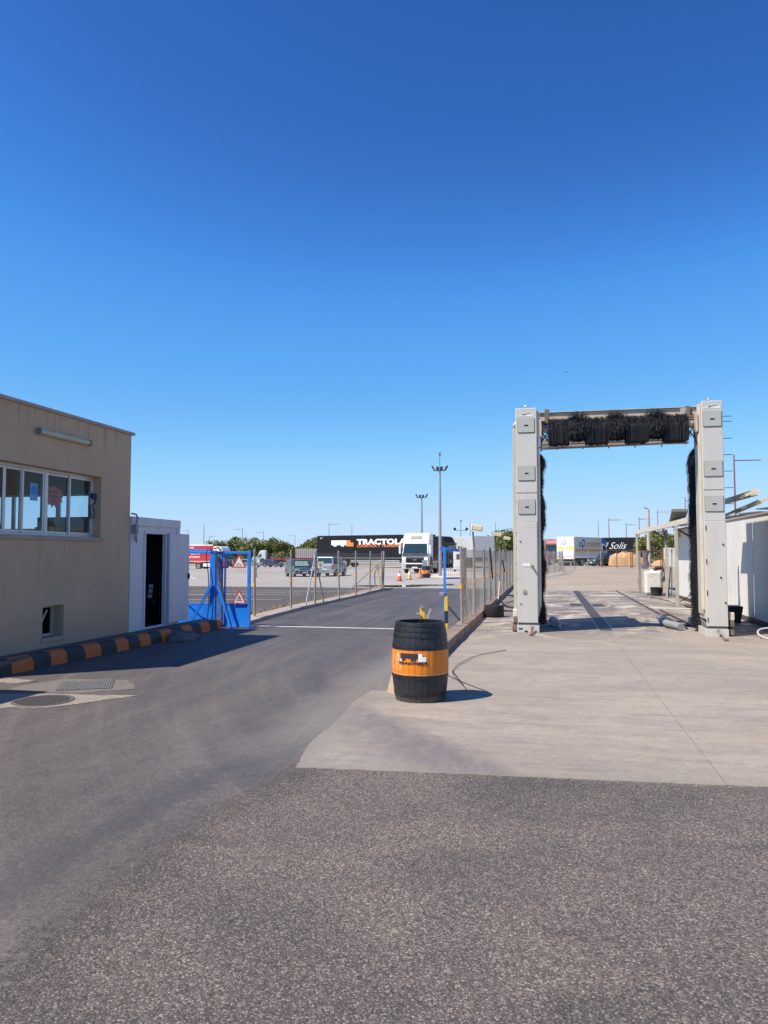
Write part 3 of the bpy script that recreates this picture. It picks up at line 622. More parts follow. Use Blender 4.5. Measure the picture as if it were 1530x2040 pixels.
# wide window
sl = MB(); sl.box(XW-.25, XW+.04, WY0, WY1+.05, WZ0-.07, WZ0-.004); sl.build('sill', STONE, ob, world=True, bevel=.005)
XG = -8.03
fr_ = MB()
fr_.box(XG-.05, XG+.03, WY0, WY1, WZ1-.04, WZ1-.002); fr_.box(XG-.05, XG+.03, WY0, WY1, WZ0+.002, WZ0+.035)
wf = fr_.build('window_frame', ALU, ob, world=True)
for (a, b) in ((WY0+.002,WY0+.04),(10.80,10.88),(12.115,12.158)):
    MB().box(XG-.05, XG+.032, a, b, WZ0+.035, WZ1-.04).build('mullion', ALU, wf, world=True)
sashes = [(9.19,9.62,.0),(9.60,10.02,.015),(9.885,10.285,.0),(10.27,10.80,.017),(10.88,11.49,-.005),(11.46,12.115,.017)]
for i, (a, b, dx) in enumerate(sashes[2:] + [(9.19,9.88,.016)]):
    m = MB(); x0, x1 = XG-.02+dx, XG+.005+dx; za, zb = WZ0+.04, WZ1-.045; q = .038
    m.box(x0,x1,a,a+q,za,zb); m.box(x0,x1,b-q,b,za,zb); m.box(x0,x1,a+q,b-q,za,za+q); m.box(x0,x1,a+q,b-q,zb-q,zb)
    so = m.build('sash', ALU, ob, world=True)
    MB().box(XG-.012+dx, XG-.006+dx, a+q, b-q, za+q, zb-q).build('pane', PANE, so, world=True)
# rear window
m = MB(); m.box(XB+.08,XB+.13,9.3,9.34,2.15,3.2); m.box(XB+.08,XB+.13,11.36,11.4,2.15,3.2); m.box(XB+.08,XB+.13,9.34,11.36,2.15,2.2); m.box(XB+.08,XB+.13,9.34,11.36,3.15,3.2)
rw = m.build('rear_window', ALU, ob, world=True)
MB().box(XB+.1,XB+.105,9.34,11.36,2.2,3.15).build('pane', glass('rear_glass', (.9,.93,.95), .0), rw, world=True)
# small tilted window
m = MB(); m.box(XW-.24,XW+.03,10.60,11.18,.30,.355); m.build('sill', STONE, ob, world=True, bevel=.005)
m = MB(); m.box(XW-.24,XW-.20,10.62,11.16,.825,.865); m.box(XW-.24,XW-.20,10.62,11.16,.362,.40); m.box(XW-.24,XW-.20,11.12,11.16,.40,.825); m.box(XW-.24,XW-.20,10.62,10.66,.40,.825)
sw = m.build('window_frame', ALU, ob, world=True)
m = MB(); m.obox((XW-.215,10.89,.61),(.02,.44,.03),(.95,0,0)); m.build('stay', ALU, sw, world=True)
MB().box(XW-.234,XW-.23,10.66,11.12,.40,.825).build('pane', glass('small_glass', (.1,.12,.14), .02), sw, world=True)
# things by the window
tl = thing('tube_lamp', 'long grey fluorescent wall lamp high on the beige office wall', 'lamp', (-7.8, 11, 3.6))
lm = MB(); 
p0, p1 = (XW+.05, 10.32, 3.625), (XW+.05, 11.70, 3.635)
MB().box(XW+.002, XW+.03, 10.32, 11.70, 3.585, 3.69).build('housing', M('lamp_grey', (.34,.33,.28), .6), tl, world=True, bevel=.008)
m = MB(); m.prism([(XW+.03,3.59),(XW+.085,3.605),(XW+.10,3.64),(XW+.085,3.675),(XW+.03,3.685)], 'y', 10.37, 11.66); m.build('diffuser', M('diffuser', (.52,.50,.36), .5), tl, world=True, bevel=.01)
for yy in (10.325, 11.66): MB().box(XW+.03, XW+.105, yy, yy+.04, 3.588, 3.688).build('end_cap', M('lamp_cap', (.20,.20,.18), .6), tl, world=True, bevel=.008)
def star(cy, cz, rr, n, seed):
    r = random.Random(seed); P = []
    for k in range(n*2):
        a = math.pi*k/n; q = rr*(1.0 if k%2 == 0 else .78)*r.uniform(.9, 1.08); sx_ = abs(math.cos(a)); 
        P.append((cy+q*1.05*math.cos(a), cz+q*.85*math.sin(a)))
    return P
ps = thing('starburst_poster', 'faded red starburst price poster stuck inside the office window', 'poster', (XG+.02, 11.08, 2.6))
MB().prism(star(11.13, 2.67, .235, 14, 3), 'x', XG-.035, XG-.03).build('card', M('faded_red', (.95,.12,.09), .7), ps, world=True)
m = MB()
for (a, b, z) in ((10.98,11.06,2.74),(11.08,11.17,2.74),(11.19,11.26,2.74),(11.0,11.1,2.66),(11.12,11.24,2.66),(11.07,11.19,2.58)): m.box(XG-.029, XG-.027, a, b, z-.02, z+.02)
m.build('lettering', M('poster_ink', (.35,.09,.09), .8), ps, world=True)
pn = thing('blue_notice', 'white notice with a round blue sign taped inside the window left of the starburst', 'notice', (XG, 10.6, 2.7))
MB().box(XG-.036,XG-.033,10.53,10.71,2.56,2.84).build('sheet', M('notice_blue', (.35,.60,.80), .6), pn, world=True)
MB().cyl((XG-.033,10.62,2.73),(XG-.031,10.62,2.73),.075,n=24).build('disc', M('notice_disc', (.03,.28,.85), .6), pn, world=True)
MB().box(XG-.034,XG-.031,10.56,10.68,2.585,2.61).build('caption', M('notice_grey', (.45,.5,.55), .6), pn, world=True)
hd = thing('intercom_handset', 'dark handset on a cord hooked at the right edge of the office window', 'intercom', (-7.9, 12, 2.6))
MB().box(-8.0,-7.93,12.05,12.155,2.69,2.79).build('cradle', M('navy_box', (.015,.03,.10), .4), hd, world=True, bevel=.015)
m = MB(); m.tube([(-7.93,12.08,2.69),(-7.90,12.06,2.62),(-7.92,12.0,2.58)], .012, 6); m.tube([(-7.93,12.02,2.57),(-7.91,12.05,2.45),(-7.92,12.05,2.34),(-7.93,11.98,2.33)], .010, 6); m.build('cord', BLACKM, hd, world=True, smooth=True)
MB().obox((-7.93,11.95,2.46),(.05,.06,.24),(.12,0,0)).build('receiver', M('handset', (.04,.04,.05), .4), hd, world=True, bevel=.02)
# things inside on the counter, seen through the panes
ct = tag(MB().box(-8.6,-8.12,8.98,12.9,1.9,1.97).build('counter', M('counter_top', (.35,.30,.22), .6)), 'wooden counter top behind the office window sill', 'counter')
tag(MB().cyl((-8.3,11.10,1.971),(-8.3,11.10,2.15),.07,.075,16).build('blue_jar', M('jar_blue', (.05,.30,.75), .4), smooth=True), 'bright blue jar on the counter below the starburst poster', 'jar')
tag(MB().cyl((-8.3,11.36,1.971),(-8.3,11.36,2.19),.06,.06,16).build('orange_jar', M('jar_orange', (.55,.20,.05), .5), smooth=True), 'orange brown jar beside the blue jar behind the window', 'jar')
tag(MB().box(-8.2,-8.17,10.90,11.02,1.971,2.13).build('price_card', M('card', (.6,.5,.45), .7)), 'small cream price card at the foot of the middle pane', 'card')
tag(MB().box(-8.5,-8.3,10.0,10.25,1.971,2.17).build('till_box', M('till', (.50,.44,.30), .7), bevel=.02), 'beige box on the counter behind the left pane', 'box')
tag(MB().box(-8.45,-8.3,9.83,9.97,1.971,2.12).build('card_terminal', BLACKM, bevel=.02), 'small black terminal on the counter by the left pane', 'terminal')
# shed and hedge far behind the office, seen through both windows
hb = thing('yellow_shed', 'yellow walled shed with a dark gable roof seen through the office windows', 'building', (-24, 23, 0))
MB().box(-34,-23.6,19,24.2,-.1,3.5).build('wall', M('yellow_wall', (.50,.42,.25), .8), hb, world=True)
MB().add([(-34.2,18.8,3.5),(-23.4,18.8,3.5),(-23.4,24.4,3.5),(-34.2,24.4,3.5),(-34.2,21.6,4.6),(-23.4,21.6,4.6)], [(0,1,2,3),(0,4,5,1),(3,2,5,4),(0,3,4),(1,5,2)]).build('roof', M('dark_roof', (.06,.07,.08), .8), hb, world=True)
hw = thing('grey_yard_wall', 'long grey block wall far behind the office', 'wall', (-26, 34, 0))
MB().box(-29,-28.7,24.6,46,-.1,2.9).build('masonry', M('wall_grey', (.20,.21,.21), .9, bump=.3), hw, world=True)

# service hut with the open door
kh = thing('service_hut', 'small white steel hut with open doorway beside the beige office', 'hut', (-7.85, 14, 0))
KX0, KX1, KY0, KY1, KZ = -9.9, -7.85, 13.16, 15.14, 2.43
wall_yz(KX1-.06, KX1, KY0, KY1, 0, KZ, [(13.72, 14.52, .24, 2.11)]).build('front_wall', KIOSK, kh, world=True)
m = MB(); m.box(KX0,KX0+.05,KY0,KY1,0,KZ); m.box(KX0+.05,KX1-.06,KY0,KY0+.05,0,KZ); m.box(KX0+.05,KX1-.06,KY1-.05,KY1,0,KZ); m.build('wall', KIOSK, kh, world=True)
MB().box(KX0+.05,KX1-.06,KY0+.05,KY1-.05,KZ-.08,KZ-.003).build('roof', KIOSK, kh, world=True)
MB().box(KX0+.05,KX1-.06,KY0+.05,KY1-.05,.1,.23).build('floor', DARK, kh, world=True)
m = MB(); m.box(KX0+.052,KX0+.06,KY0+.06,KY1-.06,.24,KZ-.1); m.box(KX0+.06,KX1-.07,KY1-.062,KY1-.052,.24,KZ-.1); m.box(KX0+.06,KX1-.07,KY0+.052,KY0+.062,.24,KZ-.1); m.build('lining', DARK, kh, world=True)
m = MB(); m.box(KX1,KX1+.03,KY0+.005,KY1,KZ-.17,KZ); m.box(KX1,KX1+.022,KY1-.13,KY1-.0,.2,KZ-.17); m.build('edge_trim', KIOSK, kh, world=True, bevel=.006)
m = MB(); m.box(KX1,KX1+.02,13.66,13.72,.22,2.16); m.box(KX1,KX1+.02,14.52,14.60,.22,2.16); m.box(KX1,KX1+.02,13.72,14.52,2.11,2.16); m.build('door_frame', KIOSK, kh, world=True, bevel=.004)
a = math.atan2(.02, .80)
ld = MB().obox((KX1+.05+.42*math.sin(a), 14.60+.42*math.cos(a), 1.20), (.04,.84,1.88), (0,0,-a)).build('door_leaf', KIOSK, kh, world=True, bevel=.006)
MB().obox((KX1+.085+.78*math.sin(a), 14.60+.79*math.cos(a), 1.22), (.05,.03,.12), (0,0,-a)).build('handle', BLACKM, ld, world=True)
m = MB(); m.box(KX1+.02,KX1+.05,14.56,14.64,.24,2.13); m.build('hinge_strip', M('hinge_grey', (.30,.32,.37), .5), kh, world=True)
eb = thing('electric_box', 'small grey junction box with looping cable between office and white hut', 'electrical box', (-7.8, 13.2, 2.1))
MB().box(XW+.003,XW+.10,13.19,13.28,2.10,2.27).build('box', GREYP, eb, world=True, bevel=.008)
m = MB(); m.tube([(XW+.05,13.10,2.48),(XW+.09,13.20,2.47),(XW+.09,13.26,2.4),(XW+.06,13.26,2.27)], .017, 8); m.build('cable', GREYP, eb, world=True, smooth=True); m = MB(); m.tube([(XW+.06,13.20,2.10),(XW+.08,13.2,1.97),(XW+.08,13.25,1.93),(XW+.06,13.27,2.10)], .014, 8); m.build('cable', GREYP, eb, world=True, smooth=True)
for z in (2.24, 2.12): MB().box(XW+.003,XW+.03,13.28,13.42,z,z+.02).build('bracket', GREYP, eb, world=True)
rk2 = thing('rack_cabinet', 'black cabinet with three pale labels inside the dark hut doorway', 'cabinet', (-8.45, 14.9, .23))
MB().box(-8.85,-8.12,14.82,15.06,.235,1.12).build('body', M('cabinet_black', (.012,.012,.015), .35), rk2, world=True, bevel=.01)
for k in range(3): MB().box(-8.40+.012*k,-8.30+.012*k,14.812,14.818,.76+k*.105,.845+k*.105).build('paper_label', M('paper', (.85,.88,.95), .6), rk2, world=True)
MB().box(-8.28,-8.22,14.80,14.818,.66,.70).build('handle', STEEL, rk2, world=True)
# filling station canopy behind the camera on the left: only its shadow reaches the picture
cn = thing('forecourt_canopy', 'flat canopy left of the office whose shadow corner falls on the lane', 'canopy', (-10, 4, 0))
MB().box(-15,-8.2,-3,6.64,3.45,3.7).build('roof', WHITE, cn, world=True)
for yy in (-1, 5): MB().box(-12.1,-11.8,yy,yy+.3,0,3.45).build('pillar', WHITE, cn, world=True)

# ------------------------------------------------------------------ oak barrel planter
def barrel(name, label, loc, rz, group, full):
    t_ = thing(name, label, 'barrel', loc, rz, group)
    H_ = .905; zs = [0,.05,.10,.18,.26,.34,.42,.50,.58,.66,.74,.82,.88,.905]
    def rad(z): u = (z-.45)/.45; return .333-.045*u*u
    tm = NT('barrel_paint'); tc = tm.obj(); sp = tm.n('ShaderNodeSeparateXYZ'); tm.l(tc, sp.inputs[0]); Zc = sp.outputs[2]
    gn = tm.noise(tm.map(tc, (8,8,1.2)), 3, 6, .65); nn = tm.noise(tc, 9, 6, .7)
    org = tm.mix(gn, (.62,.155,.008), (.86,.26,.014)); blk = tm.mix(nn, (.010,.011,.014), (.030,.032,.038))
    wob_ = tm.math('MULTIPLY_ADD', nn, .012, -.006); zz = tm.math('ADD', Zc, wob_)
    band = tm.math('MULTIPLY', tm.math('GREATER_THAN', zz, .312), tm.math('LESS_THAN', zz, .592))
    cc = tm.mix(band, blk, org)
    wear = tm.math('MULTIPLY', tm.math('LESS_THAN', sp.outputs[0], -.20), tm.math('GREATER_THAN', tm.noise(tm.map(tc, (14,14,3)), 2.2, 6, .7, 1.), .54))
    wear = tm.math('MULTIPLY', wear, tm.math('MULTIPLY', tm.math('GREATER_THAN', Zc, .36), tm.math('LESS_THAN', Zc, .57)))
    cc = tm.mix(tm.math('MULTIPLY', wear, .75), cc, (.70,.62,.52))
    edge = tm.math('LESS_THAN', tm.math('ABSOLUTE', tm.math('SUBTRACT', zz, .318)), .007); cc = tm.mix(tm.math('MULTIPLY', edge, .5), cc, (.60,.42,.30))
    dust = tm.ramp(Zc, [(.0, .5), (.12, 0.)]); cc = tm.mix(tm.math('MULTIPLY', dust, nn), cc, (.25,.22,.19))
    tm.l(cc, tm.b.inputs['Base Color']); tm.l(tm.ramp(nn, [(.3,.35),(.7,.6)]), tm.b.inputs['Roughness']); tm.bump(gn, .35, .004)
    ns = 26 if full else 14
    for k in range(ns):
        a0 = 2*math.pi*(k+.018)/ns; a1 = 2*math.pi*(k+.982)/ns; mb = MB(); rj = rnd.uniform(-.0015,.0015)
        for z in zs:
            ro = rad(z)+rj; ri = ro-.028
            for (r_, a_) in ((ri,a0),(ri,a1),(ro-.003,a1),(ro,(a1*.8+a0*.2)),(ro,(a0*.8+a1*.2)),(ro-.003,a0)): mb.v.append((r_*math.cos(a_), r_*math.sin(a_), z))
        n = 6
        mb.f = [(i*n+j, i*n+(j+1)%n, (i+1)*n+(j+1)%n, (i+1)*n+j) for i in range(len(zs)-1) for j in range(n)]+[tuple(range(n-1,-1,-1)), tuple((len(zs)-1)*n+j for j in range(n))]
        mb.build('stave', tm.m, t_, smooth=True)
    HOOP = M('hoop_black', (.016,.017,.021), .42, .2, var=.2, vs=14, dirt=((.20,.12,.08), .3, 16))
    for (za, zb) in ((.862,.897),(.80,.838),(.735,.765),(.618,.645),(.268,.306),(.06,.10)) if full else ((.86,.9),(.60,.64),(.26,.30),(.05,.1)):
        MB().lathe([(rad(za)-.004,za),(rad(za)+.005,za+.002),(rad(zb)+.005,zb-.002),(rad(zb)-.004,zb)], n=48).build('hoop', HOOP, t_, smooth=True)
    MB().lathe([(0,.56),(.30,.56)], n=32).build('soil', M('planter_soil', (.05,.04,.03), .95), t_)
    # painted truck emblem and name, wrapped on the belly
    face = -math.pi/2
    def wrap(u, v, d=.003):
        r_ = rad(v)+d; a_ = face+u/.333; return (r_*math.cos(a_), r_*math.sin(a_), v)
    def patch(mb, u0, u1, v0, v1):
        n = max(1, int((u1-u0)/.015)); m2 = max(1, int((v1-v0)/.02))
        vs = [wrap(u0+(u1-u0)*i/n, v0+(v1-v0)*j/m2) for j in range(m2+1) for i in range(n+1)]
        mb.add(vs, [(j*(n+1)+i, j*(n+1)+i+1, (j+1)*(n+1)+i+1, (j+1)*(n+1)+i) for j in range(m2) for i in range(n)])
    k = 1.0
    mb = MB(); patch(mb, -.240, -.016, .505, .563); patch(mb, -.216, -.168, .478, .505); patch(mb, -.100, -.045, .478, .505)
    mb.build('emblem', M('emblem_black', (.03,.028,.028), .5, var=.3, vs=20), t_, smooth=True)
    mb = MB(); patch(mb, -.013, .034, .472, .563); patch(mb, .034, .078, .472, .526); mb.build('emblem', LOGOW, t_, smooth=True)
    if full:
        def fn(co):
            q = wrap(co.x-.081, .450+co.y, .003+co.z); return Vector(q)
        lettering('TRACTOLA', .036, M('stencil_black', (.03,.025,.022), .6), t_, (0,0,0), (0,0,0), bold=.0026, sx=1.95, depth=.0005, fn=fn)
    return t_
bar0 = barrel('oak_barrel', 'large black wooden barrel with orange belly band standing on the slab corner', (-1.475, 8.83, .008), R(8), 'painted barrels', True)

# ------------------------------------------------------------------ truck wash gantry
gt = thing('truck_wash_gantry', 'tall grey truck wash portal with hanging black brushes', 'truck wash', (1.5, 17, 0))
def column(x0, x1, left_):
    yf = 16.75; yb = 17.40; ztop = 4.92
    # body
    m = MB(); m.box(x0, x1, yf+.03, yb, .34, ztop-.02); col = m.build('column_body', GSIDE, gt, world=True, bevel=.02)
    # front cladding, three panels with seams
    m = MB(); m.box(x0+.004, x1-.004, yf, yf+.028, 3.04, ztop); m.build('front_panel', GCREAM, gt, world=True, bevel=.022)
    m = MB(); m.box(x0+.008, x1-.008, yf-.01, yf+.028, 2.40, 3.025); m.build('front_panel', GCREAM, gt, world=True, bevel=.008)
    m = MB(); m.box(x0+.012, x1-.02 if left_ else x1-.006, yf-.035, yf+.028, .21, 2.395); m.build('cover_panel', GCREAM, gt, world=True, bevel=.012)
    # plinth
    m = MB(); m.box(x0, x1+.005, yf-.03, yb+.2, .0, .155); m.build('plinth', GCREAM, gt, world=True, bevel=.01)
    m = MB(); m.hexa([(x0+.03,yf-.02,.157),(x1-.02,yf-.02,.157),(x1-.02,yb,.157),(x0+.03,yb,.157)], [(x0+.01,yf+.0,.21),(x1-.008,yf+.0,.21),(x1-.008,yb,.339),(x0+.01,yb,.339)]); m.build('skirt', M('skirt_grey', (.17,.165,.16), .6), gt, world=True)
    xc = (x0+x1)/2; hx = .178
    for zc in ((4.53, 3.47, 2.73) if left_ else (4.53, 3.48, 2.745)):
        yy = yf if zc > 3.04 else yf-.01
        MB().box(xc-hx-.008, xc+hx+.008, yy-.004, yy-.001, zc-.163, zc+.163).build('hatch_gasket', SEAM, gt, world=True)
        h = MB().box(xc-hx, xc+hx, yy-.018, yy-.005, zc-.155, zc+.155).build('hatch', GHATCH, gt, world=True, bevel=.012)
        MB().box(xc-.045, xc+.045, yy-.023, yy-.0185, zc-.018, zc+.018).build('latch', BLACKM, h, world=True, bevel=.003)
        MB().box(xc-.058, xc+.058, yy-.0205, yy-.0183, zc-.028, zc+.028).build('latch_plate', GCREAM, h, world=True)
    m = MB(); m.tube([(xc+.04*math.cos(a_), yf+.2, ztop+.05+.04*math.sin(a_)) for a_ in [2*math.pi*k/12 for k in range(13)]], .009, 6); m.build('lifting_eye', STEEL, gt, world=True, smooth=True)
    # side rail away from the bay
    xo = x0-.005 if left_ else x1+.005
    if left_:
        m = MB(); m.box(x0-.072,x0-.004, yf+.10, yf+.32, .30, 4.48); m.build('side_rail', GSIDE, gt, world=True, bevel=.006)
        m = MB(); m.tube([(x0-.03,yf+.2,4.48),(x0-.05,yf+.2,4.56),(x0-.0,yf+.2,4.62),(x0+.06,yf+.2,4.66)], .035, 8); m.build('hose_end', STEEL, gt, world=True, smooth=True)
        for k in range(13): MB().box(x0-.004, x0+.003, yf+.025, yf+.04, .5+k*.33, .54+k*.33).build('rivet', SEAM, gt, world=True)
    # bay side rail with slot
    xi = x1 if left_ else x0; s_ = 1 if left_ else -1
    a_, b_ = sorted((xi+s_*.003, xi+s_*.055)); m = MB(); m.box(a_, b_, yf+.05, yf+.16, .55, 4.86); m.build('guide_rail', M('rail_cream', (.60,.55,.45), .5), gt, world=True, bevel=.006)
    a_, b_ = sorted((xi+s_*.003, xi+s_*.03)); m = MB(); m.box(a_, b_, yf+.20, yb-.05, .45, 4.5); m.build('guide_rail', GSIDE, gt, world=True)
    a_, b_ = sorted((xi+s_*.056, xi+s_*.10)); m = MB(); m.box(a_, b_, yf+.03, yf+.30, 4.28, 4.66); m.build('carriage', GBEAM, gt, world=True, bevel=.01)
    # chassis to the rear with wheels
    m = MB(); m.box(x0+.05, x1-.05, yb+.2, 19.1, .05, .22); m.build('chassis_rail', GSIDE, gt, world=True, bevel=.01)
    for yy in (yf+.15, 18.9):
        xo_ = x0-.10 if left_ else x1+.03
        m = MB(); m.cyl((xo_, yy, .10), (xo_+.08, yy, .10), .10, n=20); m.build('wheel', RUST, gt, world=True, smooth=True)
    xm = x0-.09 if left_ else x1+.03
    m = MB(); m.box(xm, xm+.10, yf+.02, yf+.2, .33, .50); m.build('motor_cover', M('motor_cream', (.62,.57,.46), .5), gt, world=True, bevel=.02)
    m = MB(); m.box(xm+.01, xm+.09, yf+.0, yf+.16, .205, .325); m.box(xm+.01, xm+.085, yf+.0, yf+.1, .03, .15); m.build('motor', M('motor_grime', (.14,.115,.09), .7, dirt=((.32,.28,.22), .5, 9)), gt, world=True, bevel=.012)
    return xc
xcL = column(-.655, -.185, True); xcR = column(3.20, 3.63, False)
m = MB()
for (xx, zz) in ((-.57,.62),(-.57,1.98)): m.cyl((xx,16.714,zz),(xx,16.70,zz),.014,n=10)
for (xx, zz) in ((3.56,1.90),(3.50,1.22),(3.58,.70)): m.cyl((xx,16.714,zz),(xx,16.70,zz),.018,n=10)
m.build('bolt', BLACKM, gt, world=True)
MB().box(-.36,-.31,16.69,16.714,1.44,1.49).build('keyhole_plate', M('brass', (.45,.33,.16), .5, .3), gt, world=True)
MB().box(-.53,-.46,16.69,16.714,.86,.93).build('keyhole_plate', M('brass2', (.38,.34,.22), .5, .3), gt, world=True)
m = MB(); m.bar((-.335,16.69,1.46),(-.305,16.60,1.43),.03,.04); m.build('lever', M('lever_brown', (.30,.22,.14), .5), gt, world=True)
MB().box(-.52,-.36,16.708,16.7145,1.435,1.50).build('type_plate', M('sticker_white', (.74,.74,.74), .4), gt, world=True)
for (xx) in (-.62,): MB().box(xx,xx+.08,16.714,16.7185,.07,.10).build('slot', BLACKM, gt, world=True)
for zz in (.30,.85,1.5,2.2): MB().box(3.222,3.235,16.70,16.714,zz,zz+.10).build('hinge', BLACKM, gt, world=True)
MB().box(-.50,-.43,16.705,16.722,.005,.045).build('slot', BLACKM, gt, world=True); MB().box(3.45,3.52,16.705,16.722,.01,.055).build('slot', BLACKM, gt, world=True)
for (xc, zz) in ((xcL,4.755),(xcR,4.775)):
    lettering('ISTOBAL', .062, LOGOW, gt, (xc+.03-LOC[gt.name][0], 16.748-17, zz), (math.pi/2,0,0), bold=.0025, shear=.2, sx=1.15, depth=.0015)
    m = MB(); m.prism([(xc-.19,zz-.022),(xc-.10,zz-.016),(xc-.03,zz+.045),(xc+.10,zz+.052),(xc-.03,zz+.036),(xc-.11,zz-.002),(xc-.18,zz-.012)], 'y', 16.744, 16.748); m.build('swoosh', LOGOW, gt, world=True)
# beams
m = MB(); m.box(-.17,3.2,17.30,17.36,4.72,4.89); m.box(-.17,3.2,17.26,17.38,4.70,4.72); m.box(-.17,3.2,17.26,17.38,4.89,4.905); m.build('top_beam', GBEAM, gt, world=True, bevel=.004)
m = MB(); m.box(-.10,3.10,17.95,18.05,4.20,4.40); m.build('rear_beam', M('beam_grey', (.30,.27,.24), .6), gt, world=True, bevel=.004)
m = MB(); m.cyl((-.08,17.1,4.045),(3.0,17.1,4.095),.018,n=8); m.cyl((-.08,17.35,4.17),(3.0,17.35,4.2),.012,n=8); m.build('spray_pipe', GREYP, gt, world=True, smooth=True)
m = MB()
for x in (.25+.55*k for k in range(5)): m.cyl((x,17.1,4.06),(x,17.1,4.02),.014,n=6)
m.build('nozzle', BLACKM, gt, world=True)
# carriage mechanics both ends
for s_, xb in ((1,-.12),(-1,3.14)):
    def q(a, b): return tuple(sorted((xb+s_*a, xb+s_*b)))
    m = MB(); a_, b_ = q(.0,.16); m.box(a_, b_, 17.08, 17.30, 4.52, 4.60); a_, b_ = q(.0,.13); m.box(a_, b_, 17.02,17.2,4.42,4.49); m.build('bearing_block', M('bearing_white', (.62,.60,.55), .5, dirt=((.2,.15,.1), .5, 9)), gt, world=True, bevel=.01)
    m = MB(); a_, b_ = q(-.02,.18); m.box(a_, b_, 17.0,17.25,4.60,4.67); a_, b_ = q(.10,.2); m.box(a_, b_, 17.02,17.16,4.67,4.88 if s_ < 0 else 4.93); m.build('motor_mount', M('mount_brown', (.16,.12,.09), .7), gt, world=True, bevel=.01)
    m = MB(); a_, b_ = xb+s_*.02, xb+s_*.20; m.bar((a_,17.1,4.2),(b_,17.1,4.45),.03); m.bar((a_,17.1,4.45),(b_,17.1,4.18),.03); m.bar((a_,17.05,3.98),(a_,17.05,4.6),.035); m.bar((b_,17.05,4.05),(b_,17.05,4.5),.025); m.build('linkage', M('link', (.42,.35,.27), .55), gt, world=True)
    m = MB(); m.tube([(xb+s_*.02,17.0,4.5),(xb+s_*.06,16.96,4.3),(xb+s_*.02,16.98,4.12),(xb-s_*.03,17.0,4.0)], .012, 6); m.tube([(xb+s_*.14,17.0,4.55),(xb+s_*.20,16.96,4.4),(xb+s_*.12,16.98,4.2)], .009, 6); m.build('hose', BLACKM, gt, world=True, smooth=True)
MB().cyl((2.93,17.10,4.64),(2.93,17.10,4.84),.09,n=18).build('drive_motor', M('drive_grey', (.34,.31,.28), .55, dirt=((.16,.12,.1), .6, 12)), gt, world=True, smooth=True)
MB().cyl((3.05,17.2,4.68),(3.05,17.2,4.86),.06,n=14).build('drive_motor', M('drive_dark', (.16,.13,.11), .6), gt, world=True, smooth=True)
MB().box(2.80,3.14,17.0,17.28,4.595,4.638).build('motor_plate', GBEAM, gt, world=True, bevel=.01)
# bristles
MB().cyl((-.02,17.02,4.46),(3.08,17.02,4.49),.07,n=14).build('brush_shaft', STEEL, gt, world=True, smooth=True)
def ribbon(mb, pts, w_, side):
    n0 = len(mb.v)
    for i, p in enumerate(pts):
        ww = w_*(1-.55*i/(len(pts)-1)); mb.v.append(tuple(p-side*ww)); mb.v.append(tuple(p+side*ww))
    for i in range(len(pts)-1): mb.f.append((n0+2*i, n0+2*i+1, n0+2*i+3, n0+2*i+2))
secs = [(.06,.50,'h'),(.50,.90,'f'),(.86,1.33,'h'),(1.31,1.73,'f'),(1.70,2.15,'h'),(2.13,2.52,'f'),(2.48,2.95,'h')]
rb = random.Random(11)
for (xa_, xb_, kind) in secs:
    mb = MB(); axz = 4.46; axy = 17.02
    for k in range(1700 if kind == 'h' else 3200):
        x = rb.uniform(xa_, xb_)
        if kind == 'h':
            s_ = rb.choice((-1,-1,1)); r0 = rb.uniform(.05,.26); top = axz+rb.uniform(.05,.27)*(1-.3*(r0/.26)); L = 4.10+rb.uniform(-.012,.05) if rb.random() < .72 else rb.uniform(4.2,4.6)
            tw = rb.uniform(-.05,.05); xe = min(max(x+tw*.6, xa_+.0), xb_)
            pts = [Vector((x, axy, axz+.04)), Vector((x+tw*.2, axy+s_*r0*.6, top)), Vector((x+tw*.5, axy+s_*r0, (top+L)/2+.08)), Vector((xe, axy+s_*r0, L))]
        else:
            mid = (xa_+xb_)/2; u = abs(x-mid)/((xb_-xa_)/2); a_ = rb.uniform(-.3, math.pi+.3) if rb.random() < .5 else rb.uniform(math.pi*.9, math.pi*2.1); r0 = rb.uniform(.20,.37)*(1-.22*u*u)
            dy, dz = math.cos(a_), math.sin(a_); xs_ = x+rb.uniform(-.06,.06)
            pts = [Vector((x, axy, axz)), Vector((x, axy+dy*r0*.55, axz+dz*r0*.6+.03)), Vector((xs_, axy+dy*r0*.95, axz+dz*r0*.85)), Vector((xs_, axy+dy*r0, axz+dz*r0-.05))]
            for q_ in pts: q_.z = max(q_.z, 4.215-.05*rb.random())
            if dz > .5 and rb.random() < .25: pts[2].z += .06; pts[3] = pts[2]+Vector((rb.uniform(-.02,.02),0,.05))
        ribbon(mb, pts, rb.uniform(.003,.0075), Vector((1,rb.uniform(-.5,.5),0)).normalized())
    core = MB(); 
    if kind == 'h': mb.add([(x, y_, z) for x in (xa_+.015, xb_-.015) for y_, z in ((axy-.19,4.13),(axy-.2,4.54),(axy-.1,4.66),(axy+.1,4.66),(axy+.2,4.54),(axy+.19,4.13))], [(0,1,7,6),(1,2,8,7),(2,3,9,8),(3,4,10,9),(4,5,11,10),(5,0,6,11),(0,1,2,3,4,5),(6,7,8,9,10,11)])
    else: mb.cyl((xa_-.01,axy,axz),(xb_+.01,axy,axz),.22,n=12)
    mb.build('brush_bristles', BRIST, gt, world=True, fix=False, kind='stuff')
